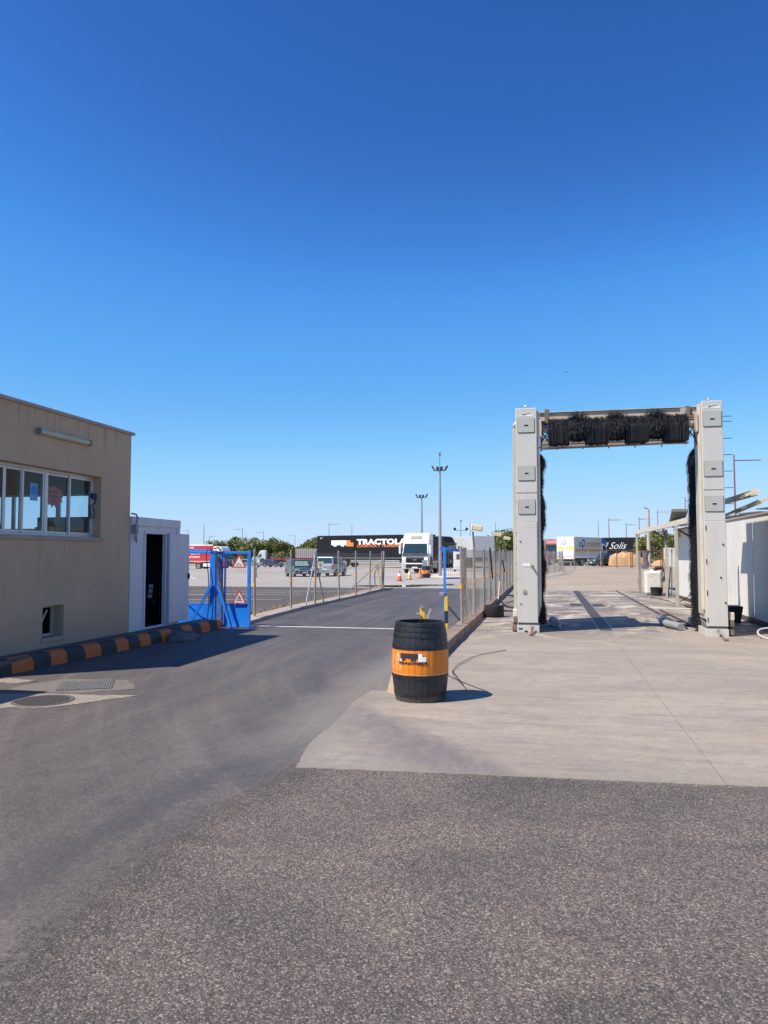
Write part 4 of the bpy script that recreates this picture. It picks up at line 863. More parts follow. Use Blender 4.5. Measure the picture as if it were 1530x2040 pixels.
def vbrush(cx, cy, R0, seed):
    r = random.Random(seed); mb = MB(); AM = .09 if seed == 1 else .03
    prof_ = []
    for i in range(40):
        zz = .1+4.02*i/39; k = R0*(.84+AM*math.sin(zz*5+seed)+.5*AM*math.sin(zz*13+seed*2)); 
        if zz > 3.8: k *= max(.35, math.sqrt(max(0, 1-((zz-3.8)/.34)**2)))
        prof_.append((k*.97, zz))
    mb.lathe(prof_, (cx, cy, 0), 18)
    for k in range(9000):
        zz = r.uniform(.15, 4.1); a_ = r.uniform(0, 2*math.pi); rr = R0*(.88+AM*math.sin(zz*5+seed)+.5*AM*math.sin(zz*13+seed*2)+r.uniform(-.04,.04))
        if zz > 3.8: rr *= max(.35, math.sqrt(max(0, 1-((zz-3.8)/.34)**2)))
        d = Vector((math.cos(a_), math.sin(a_), 0)); c = Vector((cx, cy, zz)); L = r.uniform(.03,.09); tx = Vector((-d.y, d.x, 0))*r.uniform(-.05,.05)
        ribbon(mb, [c+d*rr*.86+Vector((0,0,.03)), c+d*rr+tx*.5, c+d*(rr*1.01)+tx+Vector((0,0,-L))], r.uniform(.003,.008), Vector((-d.y, d.x, 0)))
    mb.build('vertical_brush', BRIST, gt, world=True, fix=False, kind='stuff')
    MB().cyl((cx,cy,.05),(cx,cy,4.3),.05,n=12).build('brush_axle', STEEL, gt, world=True)
for x0_ in (-.655, 3.60):
    for (ya_, yb_) in ((17.42,17.93),(17.96,18.44),(18.47,18.9),(18.95,19.5)): MB().box(x0_, x0_+.03, ya_, yb_, .35, 4.72).build('shadow_board', GSIDE, gt, world=True)  # boards added to thicken the gantry's shadow; their gaps leave slits of light
vbrush(-.36, 17.85, .37, 1); vbrush(3.44, 17.85, .40, 2)
for x in (-.33, 3.50): MB().bar((x,17.2,4.32),(x,18.95,4.32),.08,.10).build('brush_arm', GBEAM, gt, world=True); MB().box(x-.05,x+.05,18.9,19.0,.22,4.36).build('rear_post', GSIDE, gt, world=True)
# wash bay side ladder rungs of the right column
for z in (4.62,4.51,4.15,3.80,3.45,3.10,2.76): MB().cyl((3.63,17.0,z),(3.85,17.0,z),.007,n=6).build('rung', BLACKM, gt, world=True)
# tow hooks
for (x0,y0,x1,y1) in ((-.33,16.70,-.34,15.75),(3.42,16.68,3.40,15.6)):
    hk = thing('tow_bar', 'short rusty steel bar hooked to the foot of the %s wash column' % ('left' if x0 < 0 else 'right'), 'bar', (x0,y0,0))
    m = MB(); m.bar((x0,y0-.02,.12),(x0+.0,y0-.10,.10),.03); m.bar((x0,y0-.10,.11),(x1,y1+.3,.03),.035 if x0 < 0 else .022); m.build('rod', RUST if x0 < 0 else STEEL, hk, world=True)
    m = MB(); m.tube([(x0-.03,y0-.02,.08),(x0-.02,y0-.04,.16),(x0+.02,y0-.04,.16),(x0+.03,y0-.02,.08)], .008, 6); m.build('shackle', STEEL, hk, world=True, smooth=True)
    m = MB(); m.box(x1-.04,x1+.04,y1+.26,y1+.32,.012,.04); m.build('foot', RUST, hk, world=True)
# wheel guides and floor rail
pl = thing('wheel_guide', 'grey pipe wheel guide standing end on by the left wash column', 'pipe', (.18,18,0))
m = MB(); m.tube([(.16,18.0,.10),(.16,18.3,.10),(.17,18.7,.10),(.10,19.0,.10)], .085, 14); m.build('pipe', GREYP, pl, world=True, smooth=True)
MB().box(.24,.30,17.95,18.15,.008,.16).build('bracket', STEEL, pl, world=True)
pl = thing('wheel_guide', 'bent grey pipe wheel guide lying by the right wash column', 'pipe', (2.8,18,0))
m = MB(); m.tube([(2.87,17.75,.10),(2.80,18.0,.11),(2.68,18.35,.11),(2.70,19.2,.11),(2.74,20.1,.11)], .078, 14); m.build('pipe', GREYP, pl, world=True, smooth=True)
MB().cyl((2.69,18.6,.11),(2.70,19.05,.11),.084,n=14).build('sleeve', M('sleeve', (.30,.31,.31), .6), pl, world=True, smooth=True)
fl = thing('floor_rail', 'thin dark steel rail running back along the right of the wash bay floor', 'rail', (3.1,20,0))
MB().box(3.04,3.08,18.1,36.0,.008,.045).build('rail', DRM, fl, world=True)
MB().box(3.28,3.32,18.9,24.0,.008,.045).build('rail', DRM, fl, world=True)
for yy in (18.9,19.9,22.0): MB().box(3.10,3.28,yy,yy+.05,.008,.045).build('tie', DRM, fl, world=True)

# ------------------------------------------------------------------ blue gates
def mesh_panel(mb, p0, p1, z0, z1, dx, dz, r, skip=0):
    p0 = Vector(p0); p1 = Vector(p1); L = (p1-p0).length; n = int(L/dx); d = (p1-p0)/L
    for i in range(n+1):
        q = p0+d*(i*dx); mb.cyl((q.x,q.y,z0),(q.x,q.y,z1), r, n=3, caps=False)
    z = z0
    while z <= z1: mb.cyl((p0.x,p0.y,z),(p1.x,p1.y,z), r, n=3, caps=False); z += dz
bg_ = thing('blue_gate', 'bright blue steel gate with mesh upper half and solid foot panel', 'gate', (-7.5,16.5,0))
yg = 16.52
for (xa_, xb_, ti) in ((-7.40,-6.77,0),(-9.6,-7.72,1)):
    MB().box(xa_, xb_, yg-.015, yg+.015, .04, .53).build('foot_panel', BLUE, bg_, world=True, bevel=.004)
    m = MB(); m.box(xa_, xb_, yg-.025, yg+.025, 1.71, 1.765); m.box(xa_, xb_, yg-.022, yg+.022, .53, .55); m.box(xa_, xb_, yg-.025, yg+.025, .01, .04)
    if ti == 0: m.box(xb_-.05, xb_+.02, yg-.032, yg+.032, .01, 1.775)
    if ti == 0: m.box(xa_-.0, xa_+.03, yg-.024, yg+.024, .005, 1.77)
    else: m.box(xa_, xa_+.05, yg-.026, yg+.026, .005, 1.77); m.box(xb_-.04, xb_, yg-.026, yg+.026, .005, 1.77)
    m.build('gate_frame', BLUE, bg_, world=True, bevel=.004)
    m = MB(); mesh_panel(m, (xa_,yg,0), (xb_,yg,0), .55, 1.71, .052, .19, .0022); m.build('wire_mesh', WIRE, bg_, world=True, kind='stuff', fix=False)
m = MB(); m.bar((-8.9,yg-.05,1.05),(-7.75,yg-.05,.12),.055,.03); m.build('diagonal_brace', BLUE, bg_, world=True)
DBLUE = BLUE
MB().box(-7.71,-7.58,16.40,16.50,0,1.79).build('gate_post', BLUE, bg_, world=True, bevel=.006)
MB().box(-7.55,-7.42,16.42,16.50,0,1.77).build('gate_post', M('blue_worn', (.03,.13,.40), .5, dirt=((.35,.42,.5), .6, 14), world=True), bg_, world=True, bevel=.006)
m = MB(); m.bar((-7.64,16.36,1.0),(-8.15,16.30,.08),.055); m.build('strut', BLUE, bg_, world=True); m = MB(); m.bar((-7.46,16.36,.95),(-7.12,16.28,.0),.055); m.build('strut', BLUE, bg_, world=True)
m = MB(); m.bar((-7.55,16.36,1.72),(-7.30,16.34,.50),.04); m.build('leaning_bar', M('bar_dark', (.06,.045,.04), .7), bg_, world=True)
m = MB(); m.tube([(-7.62,16.38,1.75),(-7.75,16.36,1.83),(-7.80,16.36,1.7),(-7.72,16.34,1.2),(-7.70,16.34,.6),(-7.74,16.34,.1)], .011, 6); m.build('cable', BLACKM, bg_, world=True, smooth=True); m = MB(); m.tube([(-7.6,16.38,1.83),(-7.5,16.36,1.86),(-7.42,16.36,1.78)], .02, 6); m.build('cable', BLACKM, bg_, world=True, smooth=True)
REDW = M('sign_red', (.55,.03,.03), .5, var=.1, dirt=((.25,.02,.02), .4, 20)); SIGNW = M('sign_white', (.76,.75,.70), .5, var=.08, vs=12, dirt=((.5,.48,.42), .4, 12))
def tri_sign(x, z, s, label, solid):
    t_ = thing('warning_sign', label, 'sign', (x, yg-.05, z), 0, 'warning triangles on the blue gate')
    h = s*.9
    def ringtri(k0, k1, y0, y1, m, name):
        c = Vector((0, h/3-.0)); P = [Vector((-s/2,0)), Vector((s/2,0)), Vector((0,h))]; o_ = [c+(p-c)*k0 for p in P]; i_ = [c+(p-c)*k1 for p in P]
        mb = MB()
        for j in range(3):
            a_, b_, c_, d_ = o_[j], o_[(j+1)%3], i_[(j+1)%3], i_[j]
            mb.hexa([(a_.x,y0,a_.y),(b_.x,y0,b_.y),(c_.x,y0,c_.y),(d_.x,y0,d_.y)], [(a_.x,y1,a_.y),(b_.x,y1,b_.y),(c_.x,y1,c_.y),(d_.x,y1,d_.y)])
        return mb.build(name, m, t_)
    ringtri(1, .76, -.012, 0, REDW, 'red_border')
    if solid:
        c = Vector((0, h/3)); P = [c+(Vector(p)-c)*.77 for p in ((-s/2,0),(s/2,0),(0,h))]
        MB().prism([tuple(p) for p in P], 'y', -.006, -.002).build('white_face', SIGNW, t_)
        m = MB(); m.prism([(-.055,.058)]+[(.055*math.cos(math.pi*(1-k/10)), .058+.05*math.sin(math.pi*k/10)) for k in range(1,10)]+[(.055,.058),(.04,.058)]+[(.04*math.cos(math.pi*k/10), .058+.034*math.sin(math.pi*k/10)) for k in range(1,10)]+[(-.04,.058)], 'y', -.009, -.0065)
        m.box(-.075,.075,-.009,-.0065,.046,.056); m.build('bump_symbol', M('symbol_grey', (.18,.18,.18), .6), t_)
    else: ringtri(.75, .50, -.010, -.002, SIGNW, 'white_border')
    return t_
tri_sign(-7.02, 1.385, .36, 'red edged white warning triangle with a road hump symbol, upper on gate', True)
tri_sign(-7.0, .555, .35, 'lower red and white warning triangle with an open centre above the blue panel', False)
# right leaf, folded back against the fence post
rg = thing('blue_gate', 'open narrow blue gate leaf with wire grid beside the right fence post', 'gate', (-2.2,18,0))
A_ = Vector((-2.42,18.1,0)); B_ = Vector((-1.90,16.9,0)); B_ = Vector((-2.0,18.45,0))
m = MB(); m.bar((A_.x,A_.y,0),(A_.x,A_.y,1.84),.055,.05); m.build('stile', BLUE, rg, world=True, bevel=.004)
for z in (1.80, 1.12): MB().bar((A_.x+.04,A_.y+.03,z),(B_.x,B_.y,z),.03,.055 if z > 1.5 else .04).build('cross_bar', BLUE, rg, world=True)
MB().bar((A_.x-.12,A_.y-.02,1.83),(A_.x+.14,A_.y+.04,1.83),.05,.06).build('top_bracket', BLUE, rg, world=True)
m = MB(); m.bar((A_.x+.03,A_.y,.5),(B_.x-.05,B_.y,.03),.05,.03); m.build('diagonal_brace', M('blue_grey', (.10,.22,.36), .6, world=True), rg, world=True)
m = MB(); mesh_panel(m, A_, B_, .05, 1.78, .055, .19, .003); m.build('wire_mesh', M('pale_wire', (.5,.48,.45), .6), rg, world=True, kind='stuff', fix=False)
MB().box(A_.x-.12,A_.x-.0,A_.y-.06,A_.y-.03,.70,.79).build('lock_box', GREYP, rg, world=True, bevel=.01)
# yellow and black marker posts
mp = thing('marker_post', 'square post painted yellow and black beside the open blue gate leaf', 'post', (-2.1,15.7,0))
for i, (a, b) in enumerate(((0,.24),(.24,.50),(.50,.80))):
    MB().box(-2.135,-2.065,15.90,15.97,a,b).build('painted_band', YELLOW if i != 1 else KBLACK, mp, world=True, bevel=.005)
hy = thing('hydrant', 'short yellow standpipe with a grey tap rising behind the barrel', 'standpipe', (-2.36,14.4,0))
MB().box(-2.41,-2.31,14.4,14.47,0,.66).build('post', YELLOW, hy, world=True, bevel=.01)
m = MB(); m.cyl((-2.40,14.36,.55),(-2.47,14.34,.55),.03,n=10); m.cyl((-2.36,14.4,.66),(-2.36,14.4,.69),.04,n=10); m.tube([(-2.33,14.36,.60),(-2.27,14.34,.52),(-2.29,14.34,.42),(-2.36,14.35,.36)], .013, 6); m.build('tap', STEEL, hy, world=True, smooth=True)
tp = thing('leaning_stake', 'short pale stake leaning in the lane beside the right gate leaf', 'stake', (-2.65,17,0))
MB().bar((-2.78,17.2,.0),(-2.63,17.25,.45),.035).build('stake', M('pale_wood', (.5,.42,.33), .8), tp, world=True)

# ------------------------------------------------------------------ wire fences
def wire_fence(name, label, posts, h, zb, rpost, seg, rw, tape=True, tri=()):
    t_ = thing(name, label, 'fence', (posts[0][0], posts[0][1], 0))
    r = random.Random(3)
    for i, (x, y) in enumerate(posts):
        lx = r.uniform(-.03,.03); b = zb+(gz(x,y) if y > 40 else 0)
        po = MB().cyl((x,y,b),(x+lx,y,b+h), rpost, rpost, 10).build('post', POSTM, t_, world=True, smooth=True)
        MB().cyl((x+lx,y,b+h),(x+lx,y,b+h+.02), rpost*1.15, rpost*.5, 10).build('cap', POSTM, po, world=True)
        if tape and y < 42: MB().cyl((x+lx*.5,y,b+.78+r.uniform(-.05,.05)),(x+lx*.5,y,b+.88), rpost*1.25, n=10).build('tape', TAPE, po, world=True)
        if i in tri:
            for s_ in (-1, 1):
                a_, b2 = posts[max(0,i-1)], posts[min(len(posts)-1,i+1)]; d = (Vector(b2)-Vector(a_)).normalized()
                MB().cyl((x+d.x*s_*.95, y+d.y*s_*.95, b),(x,y,b+h*.93), rpost*.75, n=8).build('raking_strut', STEEL, t_, world=True, smooth=True)
    m = MB(); k = 0
    for (a_, b_) in zip(posts, posts[1:]):
        A = Vector((*a_, zb+(gz(*a_) if a_[1] > 40 else 0))); B = Vector((*b_, zb+(gz(*b_) if b_[1] > 40 else 0))); L = (B-A).length; n = max(1, int(L/seg))
        for zz in (.03, h*.5, h-.05):
            pts = [A.lerp(B, j/6)+Vector((0,0,zz-.03*math.sin(math.pi*j/6))) for j in range(7)]; m.tube(pts, rw*1.4, 3)
        nz = int((h-.08)/seg)
        for j in range(n+1):          # woven wire: slanting runs both ways
            for s_ in (-1, 1):
                i0 = j; z0 = .03; steps = nz; x = i0*seg; 
                q0 = A.lerp(B, i0/n)+Vector((0,0,.03))
                e = i0+s_*nz; ee = min(max(e, 0), n); zt = .03+abs(ee-i0)*seg
                q1 = A.lerp(B, ee/n)+Vector((0,0,min(zt, h-.05))); m.cyl(q0, q1, rw, n=3, caps=False)
                if j in (0, n): 
                    for zz0 in range(1, nz):
                        q0 = A.lerp(B, i0/n)+Vector((0,0,.03+zz0*seg)); st_ = (1 if j == 0 else -1); rem = nz-zz0; ee = min(max(i0+st_*rem, 0), n); q1 = A.lerp(B, ee/n)+Vector((0,0,.03+zz0*seg+abs(ee-i0)*seg)); 
                        if s_ == 1: m.cyl(q0, q1, rw, n=3, caps=False)
                        q2 = A.lerp(B, i0/n)+Vector((0,0,.03+zz0*seg)); ee = min(max(i0+st_*zz0, 0), n); q3 = A.lerp(B, ee/n)+Vector((0,0,.03+(zz0-abs(ee-i0))*seg))
                        if s_ == 1: m.cyl(q2, q3, rw, n=3, caps=False)
    m.build('wire_mesh', WIRE, t_, world=True, kind='stuff', fix=False)
    return t_
lf_posts = [(-7.42,18.45),(-7.44,21.35),(-7.34,23.4),(-7.40,26.5),(-7.38,28.9),(-7.42,31.4),(-7.6,34.6)]
wire_fence('wire_fence', 'grey chain link fence with taped posts along the left of the lane', lf_posts, 1.72, .08, .03, .09, .0010, True, (2,))
rf_posts = [(-1.83,16.5),(-1.84,19.5),(-1.82,22.2),(-1.82,24.6),(-1.82,27.0),(-1.82,29.5),(-1.82,32),(-1.82,34.6),(-1.82,37.3),(-1.8,40),(-1.7,43),(-1.4,46),(-1.0,49.2),(-.4,52.5),(.05,55.8),(.5,59.2),(.95,62.6),(1.3,66.8)]
wire_fence('wire_fence', 'long leaning chain link fence on the kerb between lane and wash bay', rf_posts, 1.70, .16, .032, .085, .0020, True, ())
ff_posts = [(1.3,66.8),(2.5,73),(3.9,76.5),(5.34,79.9)]
wire_fence('wire_fence', 'far end of the wire fence with slanting struts in front of the white box truck', ff_posts, 1.75, .0, .04, .3, .003, False, (0,))
rr = thing('rusty_fence', 'rusty red post and rail frame in front of the covered car', 'fence', (7,80,0))
for x in (5.5,6.95,8.3,8.45,9.9,11.2): MB().box(x-.04,x+.04,80.2,80.28,gz(x,80),gz(x,80)+1.85).build('post', RUST, rr, world=True)
for z in (.12,1.75): MB().box(5.5,11.2,80.2,80.26,.33+z,.33+z+.05).build('rail', RUST, rr, world=True)
MB().box(4.9,5.9,79.7,80.0,.28,.42).build('foot', M('foot_concrete', (.4,.33,.27), .9), rr, world=True)
# floodlights, hoses and scraps on the right fence
def flood(x, y, z, s, label):
    t_ = thing('floodlight', label, 'floodlight', (x, y, .16), 0, 'cream floodlights along the right fence')
    m = MB(); m.tube([(x,y,z-.95),(x+.02,y,z-.5),(x-.01,y,z-.06)], .022, 8); m.build('pole', M('pole_brown', (.14,.11,.09), .6), t_, world=True, smooth=True)
    MB().obox((x+.14*s, y, z+.03), (.32*s,.14,.17*s), (0,R(9),0)).build('lamp_head', CREAM, t_, world=True, bevel=.02)
    MB().obox((x-.035*s, y, z+.05), (.05*s,.16,.20*s), (0,R(9),0)).build('glass_front', M('lamp_pale', (.78,.72,.48), .3), t_, world=True, bevel=.015)
    return t_
flood(-1.86, 19.5, 2.34, .80, 'cream box floodlight nearest the blue gate on the right fence')
flood(-1.80, 26.9, 2.36, .8, 'second cream floodlight along the right fence')
flood(-1.80, 33.5, 2.36, .8, 'third and farthest cream floodlight on the right fence')
fp = thing('gate_post', 'thick dark hinge post with hose, next to the narrow blue gate leaf', 'post', (-1.98,18.4,0))
MB().cyl((-1.98,18.5,.0),(-1.98,18.5,1.86),.045,n=12).build('post', M('post_dark', (.17,.16,.15), .6, .3), fp, world=True, smooth=True)
m = MB(); m.tube([(-1.93,18.45,1.0),(-1.90,18.4,.7),(-2.04,18.4,.55),(-1.97,18.42,.3),(-1.92,18.42,.1)], .02, 6); m.build('hose', M('dusty_hose', (.38,.34,.30), .8), fp, world=True, smooth=True)
MB().cyl((-1.98,18.5,.98),(-1.98,18.5,1.08),.058,n=12).build('tape', TAPE, fp, world=True)
for (x,y,dx,dz,z,nm,r_) in ((-1.78,24.2,.0,-1.0,1.9,'dark pole hung slanting on the right fence beyond the first floodlight',.025),(-1.78,31.0,.3,-.5,1.45,'dark short pole tied across the right fence near the hoses',.03)):
    tag(MB().cyl((x,y,z),(x+.0,y+1.8*abs(dx) + 1.1,z+dz),r_,n=8).build('loose_pole', BLACKM), nm, 'pole')
tag(MB().cyl((-1.62,25.6,.19),(-1.58,25.9,.78),.022,n=8).build('pink_stake', M('pink_pipe', (.72,.55,.48), .7)), 'pale pink pipe standing against the kerb by the hoses', 'pipe')
def hose(pts, r_, m_, nm, lab):
    P = []
    for i in range(len(pts)-1):
        p0 = Vector(pts[max(i-1,0)]); p1 = Vector(pts[i]); p2 = Vector(pts[i+1]); p3 = Vector(pts[min(i+2,len(pts)-1)])
        for k in range(8):
            u = k/8; P.append(.5*((2*p1)+(-p0+p2)*u+(2*p0-5*p1+4*p2-p3)*u*u+(-p0+3*p1-3*p2+p3)*u**3))
    P.append(Vector(pts[-1])); return tag(MB().tube(P, r_, 8).build(nm, m_, smooth=True), lab, 'hose')
hose([(-.7,27.5,.04),(-1.1,28.5,.1),(-1.45,27,.25),(-1.5,25.5,.12),(-1.2,24.2,.03),(-.75,23.8,.03)], .03, BLACKM, 'black_hose', 'thick black hose looping from the fence kerb behind the left wash column')
hose([(-1.6,22,.03),(-1.3,22.6,.03),(-.8,22.5,.03)], .02, BLACKM, 'black_hose', 'thin black hose lying straight behind the rubber tub')
hose([(-1.13,9.1,.3),(-1.05,9.6,.05),(-1.35,10.9,.03),(-1.22,12.3,.03),(-.95,13.0,.03),(-.72,13.4,.03)], .006, M('rusty_wire', (.16,.11,.08), .7), 'wire_coil', 'thin rusty wire curving over the slab behind the large barrel')
hose([(-1.25,8.95,.30),(-.95,9.25,.12),(-.72,9.35,.02)], .005, M('rusty_wire2', (.2,.15,.11), .7), 'wire_end', 'short wire end touching the slab right of the barrel')
tub = thing('rubber_tub', 'low black rubber tub on the slab against the fence kerb', 'tub', (-1.42,20.6,.008))
MB().lathe([(0,0),(.24,0),(.27,.04),(.265,.30),(.24,.32),(.235,.28),(.235,.06),(0,.06)], n=28).build('tub_body', RUBBER, tub, smooth=True)

# ------------------------------------------------------------------ shed and structures on the right
sh = thing('panel_shed', 'long white panel shed wall with grey stains on the right edge', 'shed', (4.95,24,0))
y = 14.2; k = 0
while y < 31.4:
    y2 = min(y+1.15, 31.6); MB().box(4.93,5.03,y+.006,y2-.006,.13,2.62).build('wall_panel', PANEL, sh, world=True, bevel=.004); y = y2
MB().box(5.06,9.0,31.5,31.6,.1,2.62).build('end_wall', PANEL, sh, world=True)
MB().box(4.90,5.05,14.2,31.6,.0,.12).build('base_rail', DRM, sh, world=True)
MB().box(4.90,5.05,14.2,31.6,2.625,2.68).build('top_flashing', M('flash', (.35,.26,.20), .6), sh, world=True)
for k in range(9): MB().obox((5.3,15.2+k*1.7,2.73+.012*(k%3)),(.8,1.75,.03),(R(1.6),0,0)).build('roof_sheet', M('roof_dark', (.13,.14,.16), .7), sh, world=True)
aw = thing('awning_frame', 'cream steel awning beam with posts in front of the white shed', 'awning', (4.3,30,0))
MB().box(4.24,4.36,24.2,39.2,2.66,2.84).build('beam', M('beam_cream', (.60,.54,.44), .6, dirt=((.32,.22,.15), .5, 3)), aw, world=True, bevel=.006)
MB().box(4.36,4.93,24.2,39.2,2.80,2.815).build('roof_sheet', M('sheet_grey', (.4,.38,.34), .6), aw, world=True)
MB().box(4.25,4.33,16.9,19.9,2.93,3.05).build('beam', M('beam_pale', (.55,.53,.46), .6), aw, world=True)
for (y0,y1,x0,x1,z0,m_) in ((17.4,20.6,4.1,4.5,2.70,M('sheet_white', (.66,.64,.58), .6)),(16.3,18.6,4.2,4.7,2.80,M('sheet_cream', (.52,.44,.33), .6)),(16.6,17.6,3.98,4.2,2.93,CREAM)):
    MB().obox(((x0+x1)/2,(y0+y1)/2,z0),(x1-x0,y1-y0,.06),(R(-2.5),R(-24),0)).build('loose_sheet', m_, aw, world=True)
for (x,y) in ((4.30,38.6),(4.62,31.5),(4.2,26.5)): MB().box(x-.05,x+.05,y,y+.1,0,2.66).build('post', M('post_cream', (.42,.39,.34), .6, dirt=((.2,.14,.1), .5, 4)), aw, world=True, bevel=.006)
for (a_,b_) in (((4.62,31.5,2.3),(4.3,30.2,2.66)),((4.62,31.5,2.3),(4.3,32.8,2.66)),((4.3,27.8,2.66),(4.85,26.2,2.1))): MB().bar(a_,b_,.05).build('knee_brace', RUST, aw, world=True)
MB().obox((4.5,28.0,2.98),(.5,.9,.12),(R(-32),0,0)).build('tilted_panel', M('solar_dark', (.12,.10,.09), .5), aw, world=True)
bx = tag(MB().box(4.78,4.93,30.2,30.75,2.33,2.48).build('bulkhead_lamp', M('lamp_yellow', (.66,.50,.18), .5), bevel=.03), 'yellow bulkhead lamp on the far end of the white shed wall', 'lamp')
tag(MB().box(4.72,4.925,25.6,26.2,2.0,2.34).build('switch_box', M('switch_green', (.22,.23,.20), .6), bevel=.02), 'dull green switch box on the shed wall behind the right brush', 'switch box')
tk = thing('water_tank', 'white plastic tank stained brown standing at the far post', 'tank', (4.3,33.5,0))
m = MB(); m.box(3.98,4.62,33.0,33.65,.05,1.0); m.build('tank_body', PVC, tk, world=True, bevel=.07)
m = MB(); m.cyl((4.3,33.3,1.0),(4.3,33.3,1.06),.08,n=16); m.build('filler_cap', PVC, tk, world=True)
b2 = thing('black_bucket', 'black bucket standing in front of the white tank', 'bucket', (4.35,32.55,.008))
MB().lathe([(0,0),(.21,0),(.25,.33),(.26,.34),(.24,.34),(.2,.05),(0,.05)], n=20).build('bucket_body', RUBBER, b2, smooth=True)
tag(MB().box(3.80,3.88,33.6,33.7,0,1.85).build('wood_post', M('grey_wood', (.24,.20,.17), .8)), 'weathered post standing left of the white tank', 'post')
ct_ = thing('hanging_overall', 'grey work clothes hanging from the post above the tank', 'clothes', (4.0,33.5,1.1))
vs = []; n = 14
for j in range(9):
    for k in range(n):
        a_ = 2*math.pi*k/n; q = 1+.35*noise.noise(Vector((math.cos(a_)*1.5, math.sin(a_)*1.5, j*.5))); vs.append((4.05+.13*q*math.cos(a_)*(1+.25*math.sin(j)), 33.45+.10*q*math.sin(a_), 1.08+j*.095))
MB().add(vs, [(j*n+k, j*n+(k+1)%n, (j+1)*n+(k+1)%n, (j+1)*n+k) for j in range(8) for k in range(n)]).build('cloth', M('dirty_cloth', (.13,.12,.13), .9, var=.5, vs=9), ct_, world=True, smooth=True)
for i, (x,y,x2,h) in enumerate(((4.55,32.4,4.62,1.9),(4.68,32.0,4.60,1.5),(4.74,31.3,4.80,1.9),(4.60,31.2,4.72,1.2))):
    tag(MB().bar((x,y,0),(x2,y+.1,h),.04).build('leaning_rod', (RUST, POSTM, GREYP, BLACKM)[i]), ('rusty rod leaning right beside the white tank','grey rod leaning by the shed corner, behind the brown one','tall grey pipe upright against the shed corner','short black rod leaning at the shed corner')[i], 'rod')
cl = thing('cable_pile', 'tangle of brown and black cables on the slab by the shed base', 'cables', (4.6,26,0))
rr_ = random.Random(5)
for k in range(5):
    P = [(4.55+.28*math.cos(a_*1.0+k)*(.6+.4*rr_.random()), 25.8+.9*math.sin(a_+k)*(.6+.4*rr_.random()), .03+.03*rr_.random()) for a_ in [i*.6 for i in range(12)]]
    MB().tube(P, .014, 5).build('cable', (RUST, BLACKM, GREYP)[k%3], cl, world=True, smooth=True)
hose([(4.85,25.5,.75),(4.7,25.7,.78),(4.55,26.1,.4),(4.3,27.4,.03),(4.2,29,.03),(3.9,31,.03)], .013, BLACKM, 'shed_hose', 'thin dark hose hanging from the shed wall down to the slab')
jb = thing('junk_bin', 'black bin in deep shade between right wash column and shed', 'bin', (4.3,20.2,0))
MB().hexa([(4.05,20.0,.01),(4.62,20.0,.01),(4.62,20.5,.01),(4.05,20.5,.01)], [(3.98,19.95,.42),(4.68,19.95,.42),(4.68,20.55,.42),(3.98,20.55,.42)]).build('bin_body', RUBBER, jb, world=True, bevel=.02)
ps_ = thing('cream_standpost', 'cream square post behind the right wash column', 'post', (4.3,20.9,0))
MB().box(4.22,4.32,20.9,21.0,0,2.45).build('post', M('post_creamy', (.46,.44,.38), .6, dirt=((.25,.22,.18), .5, 4)), ps_, world=True, bevel=.008)
MB().box(4.02,4.34,20.86,21.04,1.32,1.62).build('control_box', M('control_grey', (.36,.33,.28), .6, dirt=((.12,.10,.09), .6, 8)), ps_, world=True, bevel=.02)
hc = thing('hose_ring', 'coil of pale hose on the slab at the right edge of the picture', 'hose', (4.35,16.2,0))
MB().tube([(4.42+.28*math.cos(a_), 16.55+.28*math.sin(a_), .10+.09*math.sin(a_)) for a_ in [2*math.pi*k/28 for k in range(29)]], .016, 8).build('coil', M('hose_pale', (.45,.46,.48), .5), hc, world=True, smooth=True)

